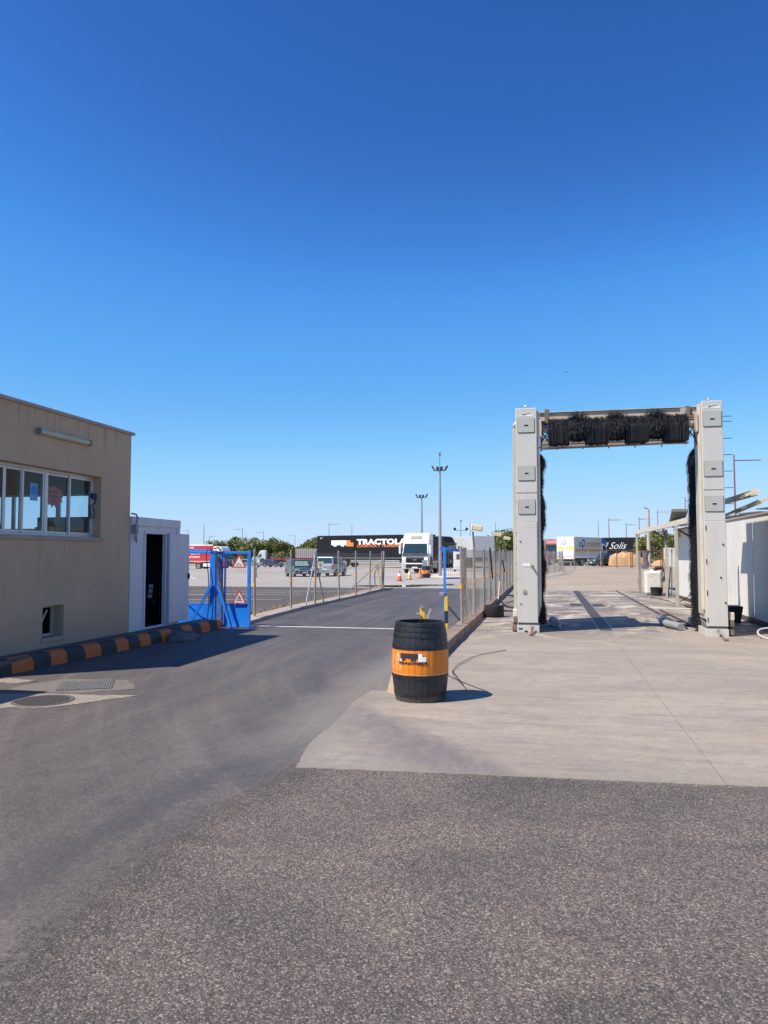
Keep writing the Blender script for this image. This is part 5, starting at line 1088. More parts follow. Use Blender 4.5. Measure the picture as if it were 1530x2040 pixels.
# ------------------------------------------------------------------ vehicles
def wheel(parent, x, y, r, wd, side, rimm=STEEL, z=None):
    z = r if z is None else z
    n = 22; w_ = MB(); w_.cyl((x-side*wd/2*0, y, z), (x-side*wd, y, z), r, n=n)
    wh = w_.build('wheel', RUBBER, parent, smooth=True)
    MB().cyl((x+side*.012, y, z), (x-side*.02, y, z), r*.62, r*.66, 16).build('rim', rimm, wh, smooth=True)
    MB().cyl((x+side*.03, y, z), (x+side*.012, y, z), r*.20, r*.25, 12).build('hub', BLACKM, wh)
    return wh
def truck_cab(parent, body, low=None, W=2.5, Hc=3.75, visor=BLACKM, grille=BLACKM, deflector=True, sun_box=None):
    """Front faces -y at y=0."""
    low = low or body; hw_ = W/2
    pr = [(.06,.95),(.0,1.25),(.02,1.55),(.08,1.75),(.42,2.78),(.50,3.05),(.80,Hc-.12),(1.2,Hc),(2.15,Hc),(2.2,Hc-.1),(2.2,.95)]
    MB().prism(pr, 'x', -hw_, hw_).build('cab', body, parent, bevel=.07)
    lo = [(.0,.42),(-.05,.60),(-.05,.92),(.05,.945),(.75,.945),(.75,.42)]
    MB().prism(lo, 'x', -hw_-.005, hw_+.005).build('bumper', low, parent, bevel=.04)
    MB().prism([(1.75,.95),(2.25,.95),(2.25,.55),(1.85,.55)], 'x', -hw_+.02, hw_-.02).build('side_step', low, parent, bevel=.02)
    def fx(z):  # front face y at height z
        for (a, b) in zip(pr[:7], pr[1:7]):
            if a[1] <= z <= b[1]: return a[0]+(b[0]-a[0])*(z-a[1])/(b[1]-a[1])
        return 0
    def fpanel(z0, z1, x0, x1, name, m_, d=.02, par=parent, taper=0):
        return MB().hexa([(x0,fx(z0)-d,z0),(x1,fx(z0)-d,z0),(x1,fx(z0)+.05,z0),(x0,fx(z0)+.05,z0)], [(x0+taper,fx(z1)-d,z1),(x1-taper,fx(z1)-d,z1),(x1-taper,fx(z1)+.05,z1),(x0+taper,fx(z1)+.05,z1)]).build(name, m_, par)
    ws = fpanel(1.86, 2.74, -hw_+.10, hw_-.10, 'windshield', WINDOW, .015, taper=.08)
    for s_ in (-1, 1):
        MB().bar((s_*.35, fx(1.9)-.03, 1.90), (s_*.35-.45, fx(2.1)-.03, 1.93), .02).build('wiper', BLACKM, ws)
    fpanel(1.58, 1.86, -hw_+.05, hw_-.05, 'dash_band', visor, .045)
    fpanel(2.76, 2.98, -hw_+.03, hw_-.03, 'sun_visor', body if sun_box else visor, .16 if not sun_box else .05)
    gf = fpanel(.99, 1.50, -.86, .86, 'grille', grille, .04)
    for k in range(4): fpanel(1.08+k*.11, 1.10+k*.11, -.84, .84, 'grille_bar', CHROME if k == 3 else BLACKM, .055, gf)
    fpanel(1.22, 1.28, -.18, .18, 'badge', CHROME, .065)
    MB().box(-.85,.85,-.065,-.045,.50,.86).build('lower_grille', BLACKM, parent)
    for k in range(3): MB().box(-.8,.8,-.075,-.066,.55+k*.11,.575+k*.11).build('grille_slat', BLACKM, parent)
    MB().box(-.26,.26,-.09,-.076,.50,.61).build('number_plate', PLATE, parent)
    for s_ in (-1, 1):
        a_, b_ = sorted((s_*.90, s_*1.20)); MB().box(a_, b_, -.07,-.04,.64,.92).build('headlight', LAMPG, parent, bevel=.03)
        a_, b_ = sorted((s_*(hw_+.10), s_*(hw_+.28))); mr = MB().box(a_, b_, .02,.16,1.80,2.62).build('mirror', body if sun_box else BLACKM, parent, bevel=.04)
        MB().bar((s_*hw_,.25,2.55),(s_*(hw_+.2),.1,2.55),.05).build('mirror_arm', BLACKM, mr)
        a_, b_ = sorted((s_*(hw_+.0), s_*(hw_+.012)))
        MB().add([(s_*(hw_+.012),.40,1.80),(s_*(hw_+.012),1.15,1.80),(s_*(hw_+.012),1.15,2.62),(s_*(hw_+.012),.62,2.62),(s_*(hw_-.05),.40,1.80),(s_*(hw_-.05),1.15,1.80),(s_*(hw_-.05),1.15,2.62),(s_*(hw_-.05),.62,2.62)], [(0,1,2,3),(0,1,5,4),(1,2,6,5),(2,3,7,6),(3,0,4,7)]).build('side_window', WINDOW, parent)
        MB().cyl((s_*(hw_+.006),1.38,.95),(s_*(hw_-.1),1.38,.95),.63,n=24).build('wheel_arch', BLACKM, parent)
        wheel(parent, s_*(hw_+.01), 1.38, .52, .32, s_)
    if sun_box: MB().hexa([(-.58,.52,3.22),(.58,.52,3.22),(.58,.9,3.22),(-.58,.9,3.22)], [(-.50,.68,3.50),(.50,.68,3.50),(.50,1.0,3.50),(-.50,1.0,3.50)]).build('roof_sign', sun_box, parent)
def tractor_rear(parent, L=6.1, tank=STEEL):
    MB().box(-.42,.42,2.2,L,.80,1.05).build('chassis', BLACKM, parent)
    for s_ in (-1, 1):
        wheel(parent, s_*1.24, 4.95, .52, .55, s_)
        MB().prism([(4.3,.95),(4.4,1.12),(4.95,1.18),(5.5,1.12),(5.6,.95),(5.55,.93),(4.95,1.12),(4.35,.93)], 'x', *sorted((s_*.68, s_*1.25))).build('mudguard', BLACKM, parent)
        m = MB(); 
        a_, b_ = sorted((s_*.60, s_*1.2)); m.box(a_, b_, 2.45, 4.15, .42, .98); m.build('fuel_tank', tank, parent, bevel=.08)
def trailer(parent, y0, L, colm, Hh=4.0, W=2.55, z0=1.25, skirt=None, axles=3, rails=True):
    MB().box(-W/2,W/2,y0,y0+L,z0,Hh).build('cargo_box', colm, parent, bevel=.03)
    MB().box(-.5,.5,y0+.3,y0+L-.2,z0-.3,z0-.01).build('chassis', BLACKM, parent)
    for s_ in (-1, 1):
        for k in range(axles): wheel(parent, s_*(W/2-.03), y0+L-1.6-k*1.32, .50, .38, s_, z=.50)
        a_, b_ = sorted((s_*(W/2-.06), s_*(W/2-.02)))
        if rails:
            MB().box(a_, b_, y0+.1, y0+L-.1, z0-.10, z0-.03).build('side_rail', STEEL, parent)
            gd = MB(); gd.box(a_, b_, y0+3.6, y0+L-5.2, .62, .74); gd.box(a_, b_, y0+3.6, y0+L-5.2, .82, .92); gd.build('side_guard', M('guard_alu', (.55,.56,.56), .35, .5), parent)
        MB().box(s_*.9-.06, s_*.9+.06, y0+2.2, y0+2.35, .05, z0-.2).build('landing_leg', BLACKM, parent)
        MB().box(s_*1.0-.14, s_*1.0+.14, y0+L+.001, y0+L+.03, .86, 1.02).build('tail_light', REDL, parent)
    MB().box(-1.2,1.2,y0+L-.1,y0+L-.0,.55,.66).build('under_ride_bar', STEEL, parent)
def side_text(parent, s, size, m_, yc, z, xw, side, **k):
    rz = math.pi/2 if side > 0 else -math.pi/2
    return lettering(s, size, m_, parent, (side*(xw+.008), yc, z), (math.pi/2, 0, rz), depth=.004, **k)
# white tractor unit facing the lane
wt = thing('white_truck', 'white articulated truck cab facing the camera beside the black trailer', 'truck', (-11.95, 68.7, gz(-11.9,69)), R(-4))
truck_cab(wt, TWHITE, visor=M('visor_black', (.03,.035,.04), .35), grille=M('grille_black', (.03,.03,.033), .5), sun_box=M('roof_dark', (.12,.13,.15), .4))
tractor_rear(wt)
# black truck with the long lettered trailer: front towards +x
ang = math.atan2(89.81-94.81, -15.22+29.94)
bt = thing('black_truck', 'black truck with long curtain trailer lettered TRACTOLA in white', 'truck', (-10.6, 88.0, .05), ang+math.pi/2)
truck_cab(bt, TBLACK); tractor_rear(bt)
trailer(bt, 3.1-.0, 16.0-0.2, TBLACK, Hh=4.0)
# emblem and words on the side that faces the lane (local -x is towards the camera)
def blk(par, y0, y1, z0, z1, m_, side, xw, nm='emblem'):
    a_, b_ = sorted((side*(xw+.003), side*(xw+.012))); return MB().box(a_, b_, y0, y1, z0, z1).build(nm, m_, par)
s_ = -1; xw = 1.275
def yb(u): return 18.7-u          # u metres from the tail, read left to right
m = MB()
for (u0,u1,z0,z1) in ((2.05,4.35,2.95,3.38),(2.05,4.35,2.78,2.96),(2.40,2.85,2.62,2.79),(3.55,4.0,2.62,2.79)): m.box(-xw-.012,-xw-.003,yb(u1),yb(u0),z0,z1)
m.build('emblem', LOGOW, bt)
m = MB(); m.box(-xw-.014,-xw-.003,yb(4.95),yb(4.36),2.62,3.38); m.box(-xw-.013,-xw-.0031,yb(5.40),yb(4.95),2.62,3.10); m.build('emblem', LOGOO, bt)
side_text(bt, 'TRACTOLA', .86, LOGOW, yb(5.95), 3.14, xw, -1, bold=.05, sx=1.50, spacing=1.06, align='LEFT')
side_text(bt, 'LOGISTICA Y TRANSPORTE', .44, LOGOO, yb(5.95), 2.66, xw, -1, bold=.012, sx=1.24, spacing=1.06, align='LEFT')
m = MB(); m.box(-xw-.012,-xw-.003,yb(.75),yb(.35),3.70,3.74); m.box(-xw-.012,-xw-.003,yb(.42),yb(.35),3.58,3.70); m.build('corner_mark', LOGOW, bt)
# red truck far left, heading right
rt = thing('red_truck', 'red articulated truck with white roof edge seen side on far left', 'truck', (-50.1, 113.6, -.76), math.atan2(-1.5, 12.4)+math.pi/2)
truck_cab(rt, TWHITE, low=RED, Hc=3.7); tractor_rear(rt, tank=TWHITE); trailer(rt, 2.75, 13.6, RED, Hh=4.0, rails=False)
for side in (-1,):
    MB().box(-1.29,-1.276,2.3,16.3,3.82,4.0).build('roof_edge', TWHITE, rt)
    m = MB(); m.box(-1.262,-1.252,.1,2.2,.96,1.75); m.build('door_panel', RED, rt)
    MB().box(-1.29,-1.276,2.8,16.3,2.92,3.28).build('blue_band', SKYB, rt)
    side_text(rt, 'Fedal bock', .38, LOGOW, 6.6, 3.52, 1.275, -1, bold=.01); side_text(rt, 'GENT 8', .5, LOGOW, 5.6, 2.55, 1.275, -1, bold=.02); side_text(rt, 'road training', .48, LOGOW, 5.9, 2.02, 1.275, -1, bold=.01)
    MB().box(-1.28,-1.20,2.8,16.3,1.25,1.34).build('sill_stripe', TWHITE, rt); MB().prism([(4.2,1.0),(4.4,1.22),(5.5,1.22),(5.7,1.0)], 'x', -1.29, -1.1).build('red_mudguard', RED, rt)
# white tractor with an empty red flatbed heading left
fb = thing('flatbed_truck', 'white cab with empty red flatbed trailer in front of the trees', 'truck', (-73.2, 184.0, -.9), math.atan2(2.9, 14.6)-math.pi/2)
truck_cab(fb, TWHITE, Hc=3.6); tractor_rear(fb)
MB().box(-1.25,1.25,3.0,16.5,1.15,1.42).build('load_deck', RED, fb)
for k in range(3):
    for s_ in (-1, 1): wheel(fb, s_*1.2, 15.2-k*1.3, .5, .35, s_)
MB().box(-1.25,1.25,-1.2+.0,-.06,.6,1.9).build('hood', TWHITE, fb, bevel=.2)
gb = thing('grey_container', 'grey ribbed open container standing on the end of the flatbed', 'container', (-56.6, 176, .75), math.atan2(1,8))
MB().box(-3.3,2.5,-1.2,1.2,0,2.25).build('box', M('container_grey', (.40,.38,.36), .7), gb, bevel=.03)
m = MB()
for k in range(12): m.box(-3.2+k*.5,-3.1+k*.5,-1.26,-1.2,.1,2.2)
m.build('rib', M('rib_grey', (.32,.30,.29), .7), gb)
# box truck with the logo, tail towards the camera
pt = thing('box_truck', 'white delivery box truck with blue aP emblem and gold stripe', 'truck', (2.35, 101.9, .14), R(-29))
MB().box(-1.28,1.28,0,8.1,1.05,3.85).build('cargo_box', BEIGE, pt, bevel=.04)
for s_ in (-1, 1):
    a_, b_ = sorted((s_*.02, s_*1.18)); dl = MB().box(a_, b_, -.03, -.001, 1.25, 3.7).build('rear_door', TWHITE, pt, bevel=.01)
    MB().box(a_+.02, b_-.02, -.035, -.031, 2.25, 2.5).build('yellow_stripe', M('stripe_yellow', (.80,.60,.04), .5), pt)
MB().box(-1.26,1.26,-.12,.0,.92,1.06).build('tail_lift', TWHITE, pt, bevel=.01)
MB().box(-1.1,1.1,-.05,.03,.50,.60).build('bumper_bar', STEEL, pt)
MB().box(1.281,1.29,0,8.1,1.92,2.22).build('gold_stripe', LOGOY, pt); MB().box(1.281,1.288,.0,8.1,1.05,1.3).build('lower_strip', TWHITE, pt)
MB().box(-.45,.45,0,8.1,.75,1.04).build('chassis', BLACKM, pt)
for s_ in (-1, 1):
    wheel(pt, s_*1.24, 2.3, .50, .5, s_); wheel(pt, s_*1.24, 9.2, .50, .3, s_)
    a_, b_ = sorted((s_*.9, s_*1.2)); MB().box(a_, b_, 3.6, 6.8, .45, .95).build('side_locker', BLACKM, pt)
MB().prism([(8.25,1.0),(8.25,3.3),(8.35,3.35),(9.4,3.0),(10.1,1.9),(10.2,.5),(8.3,.5)], 'x', -1.18, 1.18).build('cab', TWHITE, pt, bevel=.06)
MB().prism([(8.12,3.0),(8.12,3.85),(8.3,3.85),(8.9,3.75),(9.5,3.45),(9.85,3.02)], 'x', -1.2, 1.2).build('wind_deflector', SKYB, pt, bevel=.04)
MB().box(1.181,1.19,8.7,9.6,1.95,2.75).build('side_window', WINDOW, pt); MB().box(1.181,1.20,8.3,9.8,.95,1.0).build('door_line', GREYP, pt)
def ring2(mb, cy, cz, ro, ri, side_x, n=20):
    vs = []; 
    for k in range(n):
        a_ = 2*math.pi*k/n; vs += [(side_x, cy+ro*.85*math.cos(a_), cz+ro*math.sin(a_)), (side_x, cy+ri*.85*math.cos(a_), cz+ri*math.sin(a_))]
    mb.add(vs, [(2*k, 2*((k+1)%n), 2*((k+1)%n)+1, 2*k+1) for k in range(n)])
m = MB(); ring2(m, 2.65, 3.02, .55, .33, 1.2925); ring2(m, 1.6, 2.83, .36, .2, 1.2925); m.box(1.285,1.293,2.15,2.36,2.25,2.95); m.build('emblem', LOGOB, pt, fix=False)
m = MB(); 
vs = []
for (cx_, cz_, ro, ri) in ((-.10,3.1,.33,.20),(-.62,2.98,.2,.11)):
    n = 18; vs = []
    for k in range(n):
        a_ = 2*math.pi*k/n; vs += [(cx_+ro*.8*math.cos(a_), -.034, cz_+ro*math.sin(a_)), (cx_+ri*.8*math.cos(a_), -.034, cz_+ri*math.sin(a_))]
    m.add(vs, [(2*k, 2*((k+1)%n), 2*((k+1)%n)+1, 2*k+1) for k in range(n)])
m.box(-.40,-.29,-.036,-.033,2.62,3.1); m.build('emblem', M('emblem_faded', (.25,.35,.55), .5), pt, fix=False)
lettering('premium', 1.15, LOGOY, pt, (1.295, 5.5, 2.95), (math.pi/2,0,math.pi/2), shear=.25, bold=.015, sx=1.0)
# red tractor parked left of it
r2 = thing('red_tractor_unit', 'dark red truck cab half hidden behind the white box truck', 'truck', (.75, 105.5, .12), R(-25))
truck_cab(r2, M('dark_red', (.28,.02,.03), .4, coat=.4), Hc=3.6); tractor_rear(r2)
# black trailer with script lettering
sb_ = thing('black_trailer', 'black trailer lettered El Solis in flowing white script', 'trailer', (12.9, 113.6, .1), R(72))
trailer(sb_, 0, 8.8, TBLACK, Hh=4.0, rails=False, axles=2)
L_ = lettering('El Solis', 1.40, LOGOW, sb_, (-1.30, 3.45, 2.78), (math.pi/2,0,-math.pi/2), shear=.55, bold=-.014, sx=.92)
MB().box(-1.30,-1.285,1.3,2.2,1.95,2.03).build('small_caption', GREYP, sb_)
# another white trailer behind the fence
gt2 = thing('white_trailer', 'pale grey box trailer parked beyond the right fence', 'trailer', (-7.1, 87.5, .05), math.atan2(9.2,-4.7)-math.pi/2)
trailer(gt2, 0, 11.0, M('pale_grey', (.50,.51,.52), .5), Hh=3.75, rails=False)
wv = thing('white_van', 'rear of a white van with reddish window seen through the gate leaf', 'van', (-7.3, 64.5, gz(-7,64)), R(7))
MB().prism([(-.55,.45),(.55,.45),(.55,2.0),(.45,2.25),(-.45,2.25),(-.55,2.0)], 'y', 0, 3.0).build('body', TWHITE, wv, bevel=.06)
MB().box(-.30,.30,-.02,.0,1.35,1.80).build('rear_window', M('brown_glass', (.14,.06,.05), .2), wv, bevel=.02); MB().box(-.42,.42,-.03,.05,2.05,2.22).build('roof_band', SKYB, wv)
for s_ in (-1, 1): wheel(wv, s_*.55, .6, .32, .2, s_); wheel(wv, s_*.55, 2.4, .32, .2, s_)

def car(label, cat, loc, rz, body, L=4.3, W=1.75, Hc=1.48, kind='suv', shade=None, group=None, name='parked_car'):
    """Front faces -y."""
    t_ = thing(name, label, cat, loc, rz, group); hw_ = W/2; hl = L/2; belt = Hc*.60; hood = belt*.98
    if kind == 'van': pr = [(-hl,.30),(-hl+.02,.62),(-hl+.18,.86),(-hl+.85,belt+.06),(hl-.02,belt+.04),(hl,.5),(hl-.05,.30)]
    else: pr = [(-hl,.30),(-hl+.02,.60),(-hl+.15,.80),(-hl+1.1,belt-.02),(hl-.35,belt),(hl-.05,belt-.12),(hl,.55),(hl-.05,.30)]
    MB().prism(pr, 'x', -hw_, hw_).build('body', body, t_, bevel=.08)
    f0, f1 = (-hl+.75, -hl+1.35) if kind == 'van' else (-hl+1.05, -hl+1.75); r0, r1 = (hl-.02, hl-.15) if kind in ('van','suv') else (hl-.55, hl-1.1); i_ = .12
    lo = [(-hw_+.03,f0,belt-.05),(hw_-.03,f0,belt-.05),(hw_-.03,r0,belt-.05),(-hw_+.03,r0,belt-.05)]; hi = [(-hw_+.03+i_,f1,Hc),(hw_-.03-i_,f1,Hc),(hw_-.03-i_,r1,Hc),(-hw_+.03+i_,r1,Hc)]
    MB().hexa(lo, hi).build('cabin', body, t_, bevel=.06)
    def P(u, v, face):  # bilinear on greenhouse face
        if face == 'f': a, b, c, d = lo[0], lo[1], hi[1], hi[0]; n_ = (0,-1,.4)
        elif face == 'r': a, b, c, d = lo[2], lo[3], hi[3], hi[2]; n_ = (0,1,.2)
        elif face == '+': a, b, c, d = lo[1], lo[2], hi[2], hi[1]; n_ = (1,0,.15)
        else: a, b, c, d = lo[3], lo[0], hi[0], hi[3]; n_ = (-1,0,.15)
        p = (Vector(a)*(1-u)+Vector(b)*u)*(1-v)+(Vector(d)*(1-u)+Vector(c)*u)*v; return p+Vector(n_)*.012
    def pane(face, u0, u1, v0, v1, name):
        q = [P(u0,v0,face),P(u1,v0,face),P(u1,v1,face),P(u0,v1,face)]; nn = (q[1]-q[0]).cross(q[3]-q[0]).normalized()*.01
        return MB().hexa(q, [x+nn for x in q]).build(name, WINDOW, t_)
    pane('f', .06, .94, .12, .90, 'windshield'); pane('r', .08, .92, .25, .88, 'rear_window')
    for fc in '+-':
        us = (.08,.40,.44,.70,.74,.93) if kind != 'van' else (.06,.42,.46,.72,.76,.94)
        if fc == '-': us = tuple(1-u for u in reversed(us))
        for a, b in ((us[0],us[1]),(us[2],us[3]),(us[4],us[5])): pane(fc, a, b, .15, .88, 'side_window')
    if shade:
        q = [P(.12,.18,'f')+Vector((0,-.02,0)),P(.88,.18,'f')+Vector((0,-.02,0)),P(.88,.8,'f')+Vector((0,-.02,0)),P(.12,.8,'f')+Vector((0,-.02,0))]
        MB().hexa(q, [x+Vector((0,-.004,0)) for x in q]).build('sunshade', shade, t_)
    for s_ in (-1, 1):
        for yy in (-hl+.85, hl-.80):
            MB().cyl((s_*(hw_+.004),yy,.34),(s_*(hw_-.1),yy,.34),.40,n=20).build('wheel_arch', BLACKM, t_); wheel(t_, s_*(hw_+.01), yy, .32, .22, s_)
        a_, b_ = sorted((s_*(hw_-.42), s_*(hw_-.06))); MB().box(a_, b_, -hl-.012, -hl+.12, .62, .78).build('headlight', LAMPG, t_, bevel=.03)
        a_, b_ = sorted((s_*(hw_-.25), s_*(hw_-.04))); MB().box(a_, b_, hl-.1, hl+.012, .68, .95 if kind != 'van' else 1.1).build('tail_light', REDL, t_, bevel=.03)
        a_, b_ = sorted((s_*(hw_+.0), s_*(hw_+.18))); MB().box(a_, b_, f0+.3, f0+.42, belt+.02, belt+.17).build('mirror', body, t_, bevel=.03)
    MB().box(-hw_+.45,hw_-.45,-hl-.01,-hl+.05,.40,.60).build('grille', BLACKM, t_)
    MB().box(-.26,.26,-hl-.02,-hl-.011,.40,.50).build('number_plate', PLATE, t_); MB().box(-.26,.26,hl+.001,hl+.015,.62,.73).build('number_plate', PLATE, t_)
    MB().box(-hw_+.05,hw_-.05,hl-.08,hl+.03,.32,.48).build('rear_bumper', BLACKM if kind != 'van' else GREYP, t_)
    if kind == 'suv':
        m_ = MB()
        for s_ in (-1, 1): m_.bar((s_*(hw_-.2),f1+.2,Hc+.05),(s_*(hw_-.2),r1-.1,Hc+.05),.035)
        m_.build('roof_rail', BLACKM, t_)
    return t_
SHADE = M('sunshade_green', (.20,.34,.30), .5, .3, var=.4, vs=6)
sv = car('dark suv with reflective sunshade and chrome nudge bar parked in the yard', 'car', (-22.75, 67.6, gz(-23,68)), R(32), NAVY, L=4.5, W=1.82, Hc=1.60, shade=SHADE)
m = MB(); m.tube([(-.6,-2.27,.35),(-.55,-2.40,.62),(0,-2.44,.66),(.55,-2.40,.62),(.6,-2.27,.35)], .035, 8); m.build('nudge_bar', CHROME, sv, smooth=True)
car('silver blue van seen from its tail beside the dark suv', 'van', (-20.2, 69.6, gz(-20,69)), R(180-2), M('van_silver', (.33,.38,.42), .35, .4, coat=.5), L=4.2, W=1.84, Hc=1.82, kind='van', name='parked_van')
car('dark blue estate car parked behind the dark suv', 'car', (-52.9, 141, -.86), R(70), M('deep_blue', (.012,.018,.08), .3, coat=.8), Hc=1.5, L=4.4)
car('black car just showing behind the dark suv', 'car', (-43.5, 140.5, -.84), R(60), CARBLK, Hc=1.5)
car('silver car with its dark tail towards the yellow bollard', 'car', (-50.2, 122, -.6), R(100), SILVER, Hc=1.45, L=4.4, kind='sedan')
car('dark green hatchback in front of the white box truck', 'car', (6.75, 95.6, gz(6.7,95)), R(-62), GREENC, Hc=1.62, L=3.5, W=1.75)
# covered car
cc = thing('covered_car', 'car hidden under a loose tan tarpaulin behind the rusty posts', 'car', (9.25, 92.0, .28), R(90))
mb = MB(); nu, nv = 34, 18
profc = [(-2.15,.1),(-2.1,.75),(-1.6,.95),(-1.0,1.3),(-.5,1.62),(.4,1.66),(1.1,1.55),(1.9,1.3),(2.1,.8),(2.15,.1)]
def hgt(u):
    for (a, b) in zip(profc, profc[1:]):
        if a[0] <= u <= b[0]: return a[1]+(b[1]-a[1])*(u-a[0])/max(1e-6, b[0]-a[0])
    return .1
for j in range(nv+1):
    for i in range(nu+1):
        u = -2.15+4.3*i/nu; a_ = math.pi*j/nv; H_ = hgt(u); wv_ = 1+.09*noise.noise(Vector((u*2.2, a_*3, 1)))+.06*noise.noise(Vector((u*5, a_*6, 4)))
        cx = math.copysign(abs(math.cos(a_))**.45, math.cos(a_)); sz_ = abs(math.sin(a_))**.5
        mb.v.append((cx*.95*wv_, u*wv_, H_*sz_*wv_*(.97)+.02))
mb.f = [(j*(nu+1)+i, j*(nu+1)+i+1, (j+1)*(nu+1)+i+1, (j+1)*(nu+1)+i) for j in range(nv) for i in range(nu)]
mb.build('tarpaulin', TARP, cc, smooth=True)
m = MB(); 
for s_ in (-1,1):
    for yy in (-1.35,1.35): m.cyl((s_*.88,yy,.2),(s_*.66,yy,.2),.26,n=16)
m.build('tyre', RUBBER, cc)
# orange skip bag and bits at the far right yard
tag(MB().lathe([(1.0,0),(.95,.3),(.6,.62),(.2,.72),(0,.74)], (13.2,95,.28), 18).build('sand_pile', M('orange_sand', (.50,.27,.15), .9, bump=1., bs=5), smooth=True), 'orange sand pile right of the covered car', 'sand pile')
tyr = thing('tyre_stack', 'old wheel with grey rim leaning beyond the white tank', 'wheel', (6.6,48,.08))
MB().tube([(.38*math.cos(a_), .0, .42+.38*math.sin(a_)) for a_ in [2*math.pi*k/24 for k in range(25)]], .11, 8).build('tyre', RUBBER, tyr, smooth=True); MB().cyl((0,-.05,.42),(0,.05,.42),.2,n=16).build('rim', STEEL, tyr)
wvv = tag(MB().box(12.2,16.0,84,85.4,.3,2.35).build('storage_box', M('storage_white', (.6,.56,.5), .6, dirt=((.25,.16,.12), .6, 1.2)), bevel=.05), 'white and brown storage container beyond the hanging clothes', 'container')

# ------------------------------------------------------------------ cones, second barrel, masts
def cone(label, x, y, z, m_, white):
    t_ = thing('traffic_cone', label, 'cone', (x, y, z), 0, 'traffic cones at the end of the lane')
    MB().box(-.2,.2,-.2,.2,0,.05).build('base', BLACKM if not white == 2 else m_, t_, bevel=.02)
    MB().lathe([(.16,.05),(.035,.75),(.0,.76)], n=20).build('cone_body', m_, t_, smooth=True)
    if white: MB().lathe([(.112,.36),(.078,.55)], n=20).build('white_band', LOGOW, t_, smooth=True)
cone('red cone with white band, leftmost at the end of the lane', -10.14, 52.03, gz(-10.14,52)+.0, CONER, 1)
cone('faded yellow cone standing between the red and orange cones', -9.99, 55.1, gz(-10,55), CONEY, 1)
cone('orange cone beside the far barrel', -9.55, 57.2, gz(-9.6,57), CONEO, 0)
barrel('oak_barrel', 'far black barrel with orange band near the white truck cab', (-9.2, 58.0, gz(-9.2,58)), R(8), 'painted barrels', False)
tag(MB().box(-9.85,-9.5,60,60.3,gz(-9.7,60),gz(-9.7,60)+1.35).build('meter_post', GREYP, bevel=.02), 'short grey meter post behind the orange cone', 'post')
yb_ = thing('bollard', 'yellow and white bollard in the yard left of the dark suv', 'bollard', (-23.4,58.4,gz(-23.4,58.4)))
for i, (a, b, m_) in enumerate(((0,.35,YELLOW),(.35,.55,PLATE),(.55,.8,YELLOW),(.8,1.0,PLATE))): MB().cyl((0,0,a),(0,0,b),.11,n=14).build('painted_band', m_, yb_, smooth=True)
fr_b = thing('handrail', 'brown pipe railing beside the white truck and light mast', 'railing', (-8.6,60,0))
for x in (-9.3,-8.75,-8.1): MB().cyl((x,61,gz(-8.5,61)),(x,61,gz(-8.5,61)+1.15),.03,n=8).build('post', RUST, fr_b, world=True)
MB().cyl((-9.3,61,gz(-8.5,61)+1.13),(-8.1,61,gz(-8.5,61)+1.13),.03,n=8).build('rail', RUST, fr_b, world=True)
SAND = M('pale_kerb', (.48,.42,.36), .9)
struct(MB().hexa([(-9.1,59.2,gz(-8.5,60)-.05),(-4.0,58.6,gz(-4,58)-.05),(-4.0,64,gz(-4,60)-.05),(-8.9,64,gz(-8.5,60)-.05)], [(-9.0,59.3,gz(-8.5,60)+.1),(-4.0,58.7,gz(-4,58)+.12),(-4.0,64,gz(-4,60)+.14),(-8.8,64,gz(-8.5,60)+.4)]).build('traffic_island', SAND))
def mast(label, x, y, z, h, hh, spread):
    t_ = thing('floodlight_mast', label, 'light mast', (x, y, z), 0, 'tall floodlight masts')
    MB().cyl((0,0,0),(0,0,hh),.145,.075,14).build('pole', STEEL, t_, smooth=True)
    MB().cyl((0,0,0),(0,0,.15),.20,n=14).build('base_plate', STEEL, t_)
    MB().bar((-spread,0,hh),(spread,0,hh),.05).build('cross_arm', BLACKM, t_)
    for s_ in (-1, 1):
        MB().obox((s_*(spread+.10),-.05,hh+.20),(.09,.42,.42),(0,R(s_*28),0)).build('floodlight', BLACKM, t_, bevel=.01)
        MB().obox((s_*.16,-.15,hh+.16),(.24,.12,.30),(R(15),0,0)).build('floodlight', M('lamp_dark', (.10,.12,.14), .3, .5), t_, bevel=.01)
    if h > hh+.5:
        MB().cyl((0,0,hh),(0,0,h-.25),.02,n=6).build('spike', BLACKM, t_); MB().cyl((0,0,h-.25),(0,0,h),.07,n=10).build('beacon', M('beacon_red', (.25,.08,.07), .5), t_)
    return t_
mast('tall steel mast with four floodlights and red beacon right of the white truck', -8.32, 59.6, -.13, 9.95, 8.5, .42)
mast('shorter floodlight mast rising behind the white truck cab', -12.9, 78.5, -.1, 8.05, 7.75, .42)
LAMPS = [('a',-106.9,211.8,-1,'far left'),('b',-83.5,173.8,0,''),('c',-133.2,282.3,1,''),('d',-133.8,309.6,1,''),('e',-85.5,202.9,-1,''),('f',-135.8,341.9,0,''),('g',-90,230.8,-1,''),('h',-134,367.9,1,''),('i',-94.3,274.7,-1,''),('j',-50.5,171.8,1,''),('k',-49.1,187.8,0,''),('l',-18.5,165.3,2,''),('m',-18.1,181.7,0,''),('n',-11.7,177.3,0,''),('o',11.4,176.9,0,''),('p',12.6,162.6,1,''),('q',18.7,189.7,1,''),('r',18.24,159.5,1,''),('s',18.24,133.3,1,''),('t',17.8,104.8,1,''),('u',13.87,60.84,1,'')]
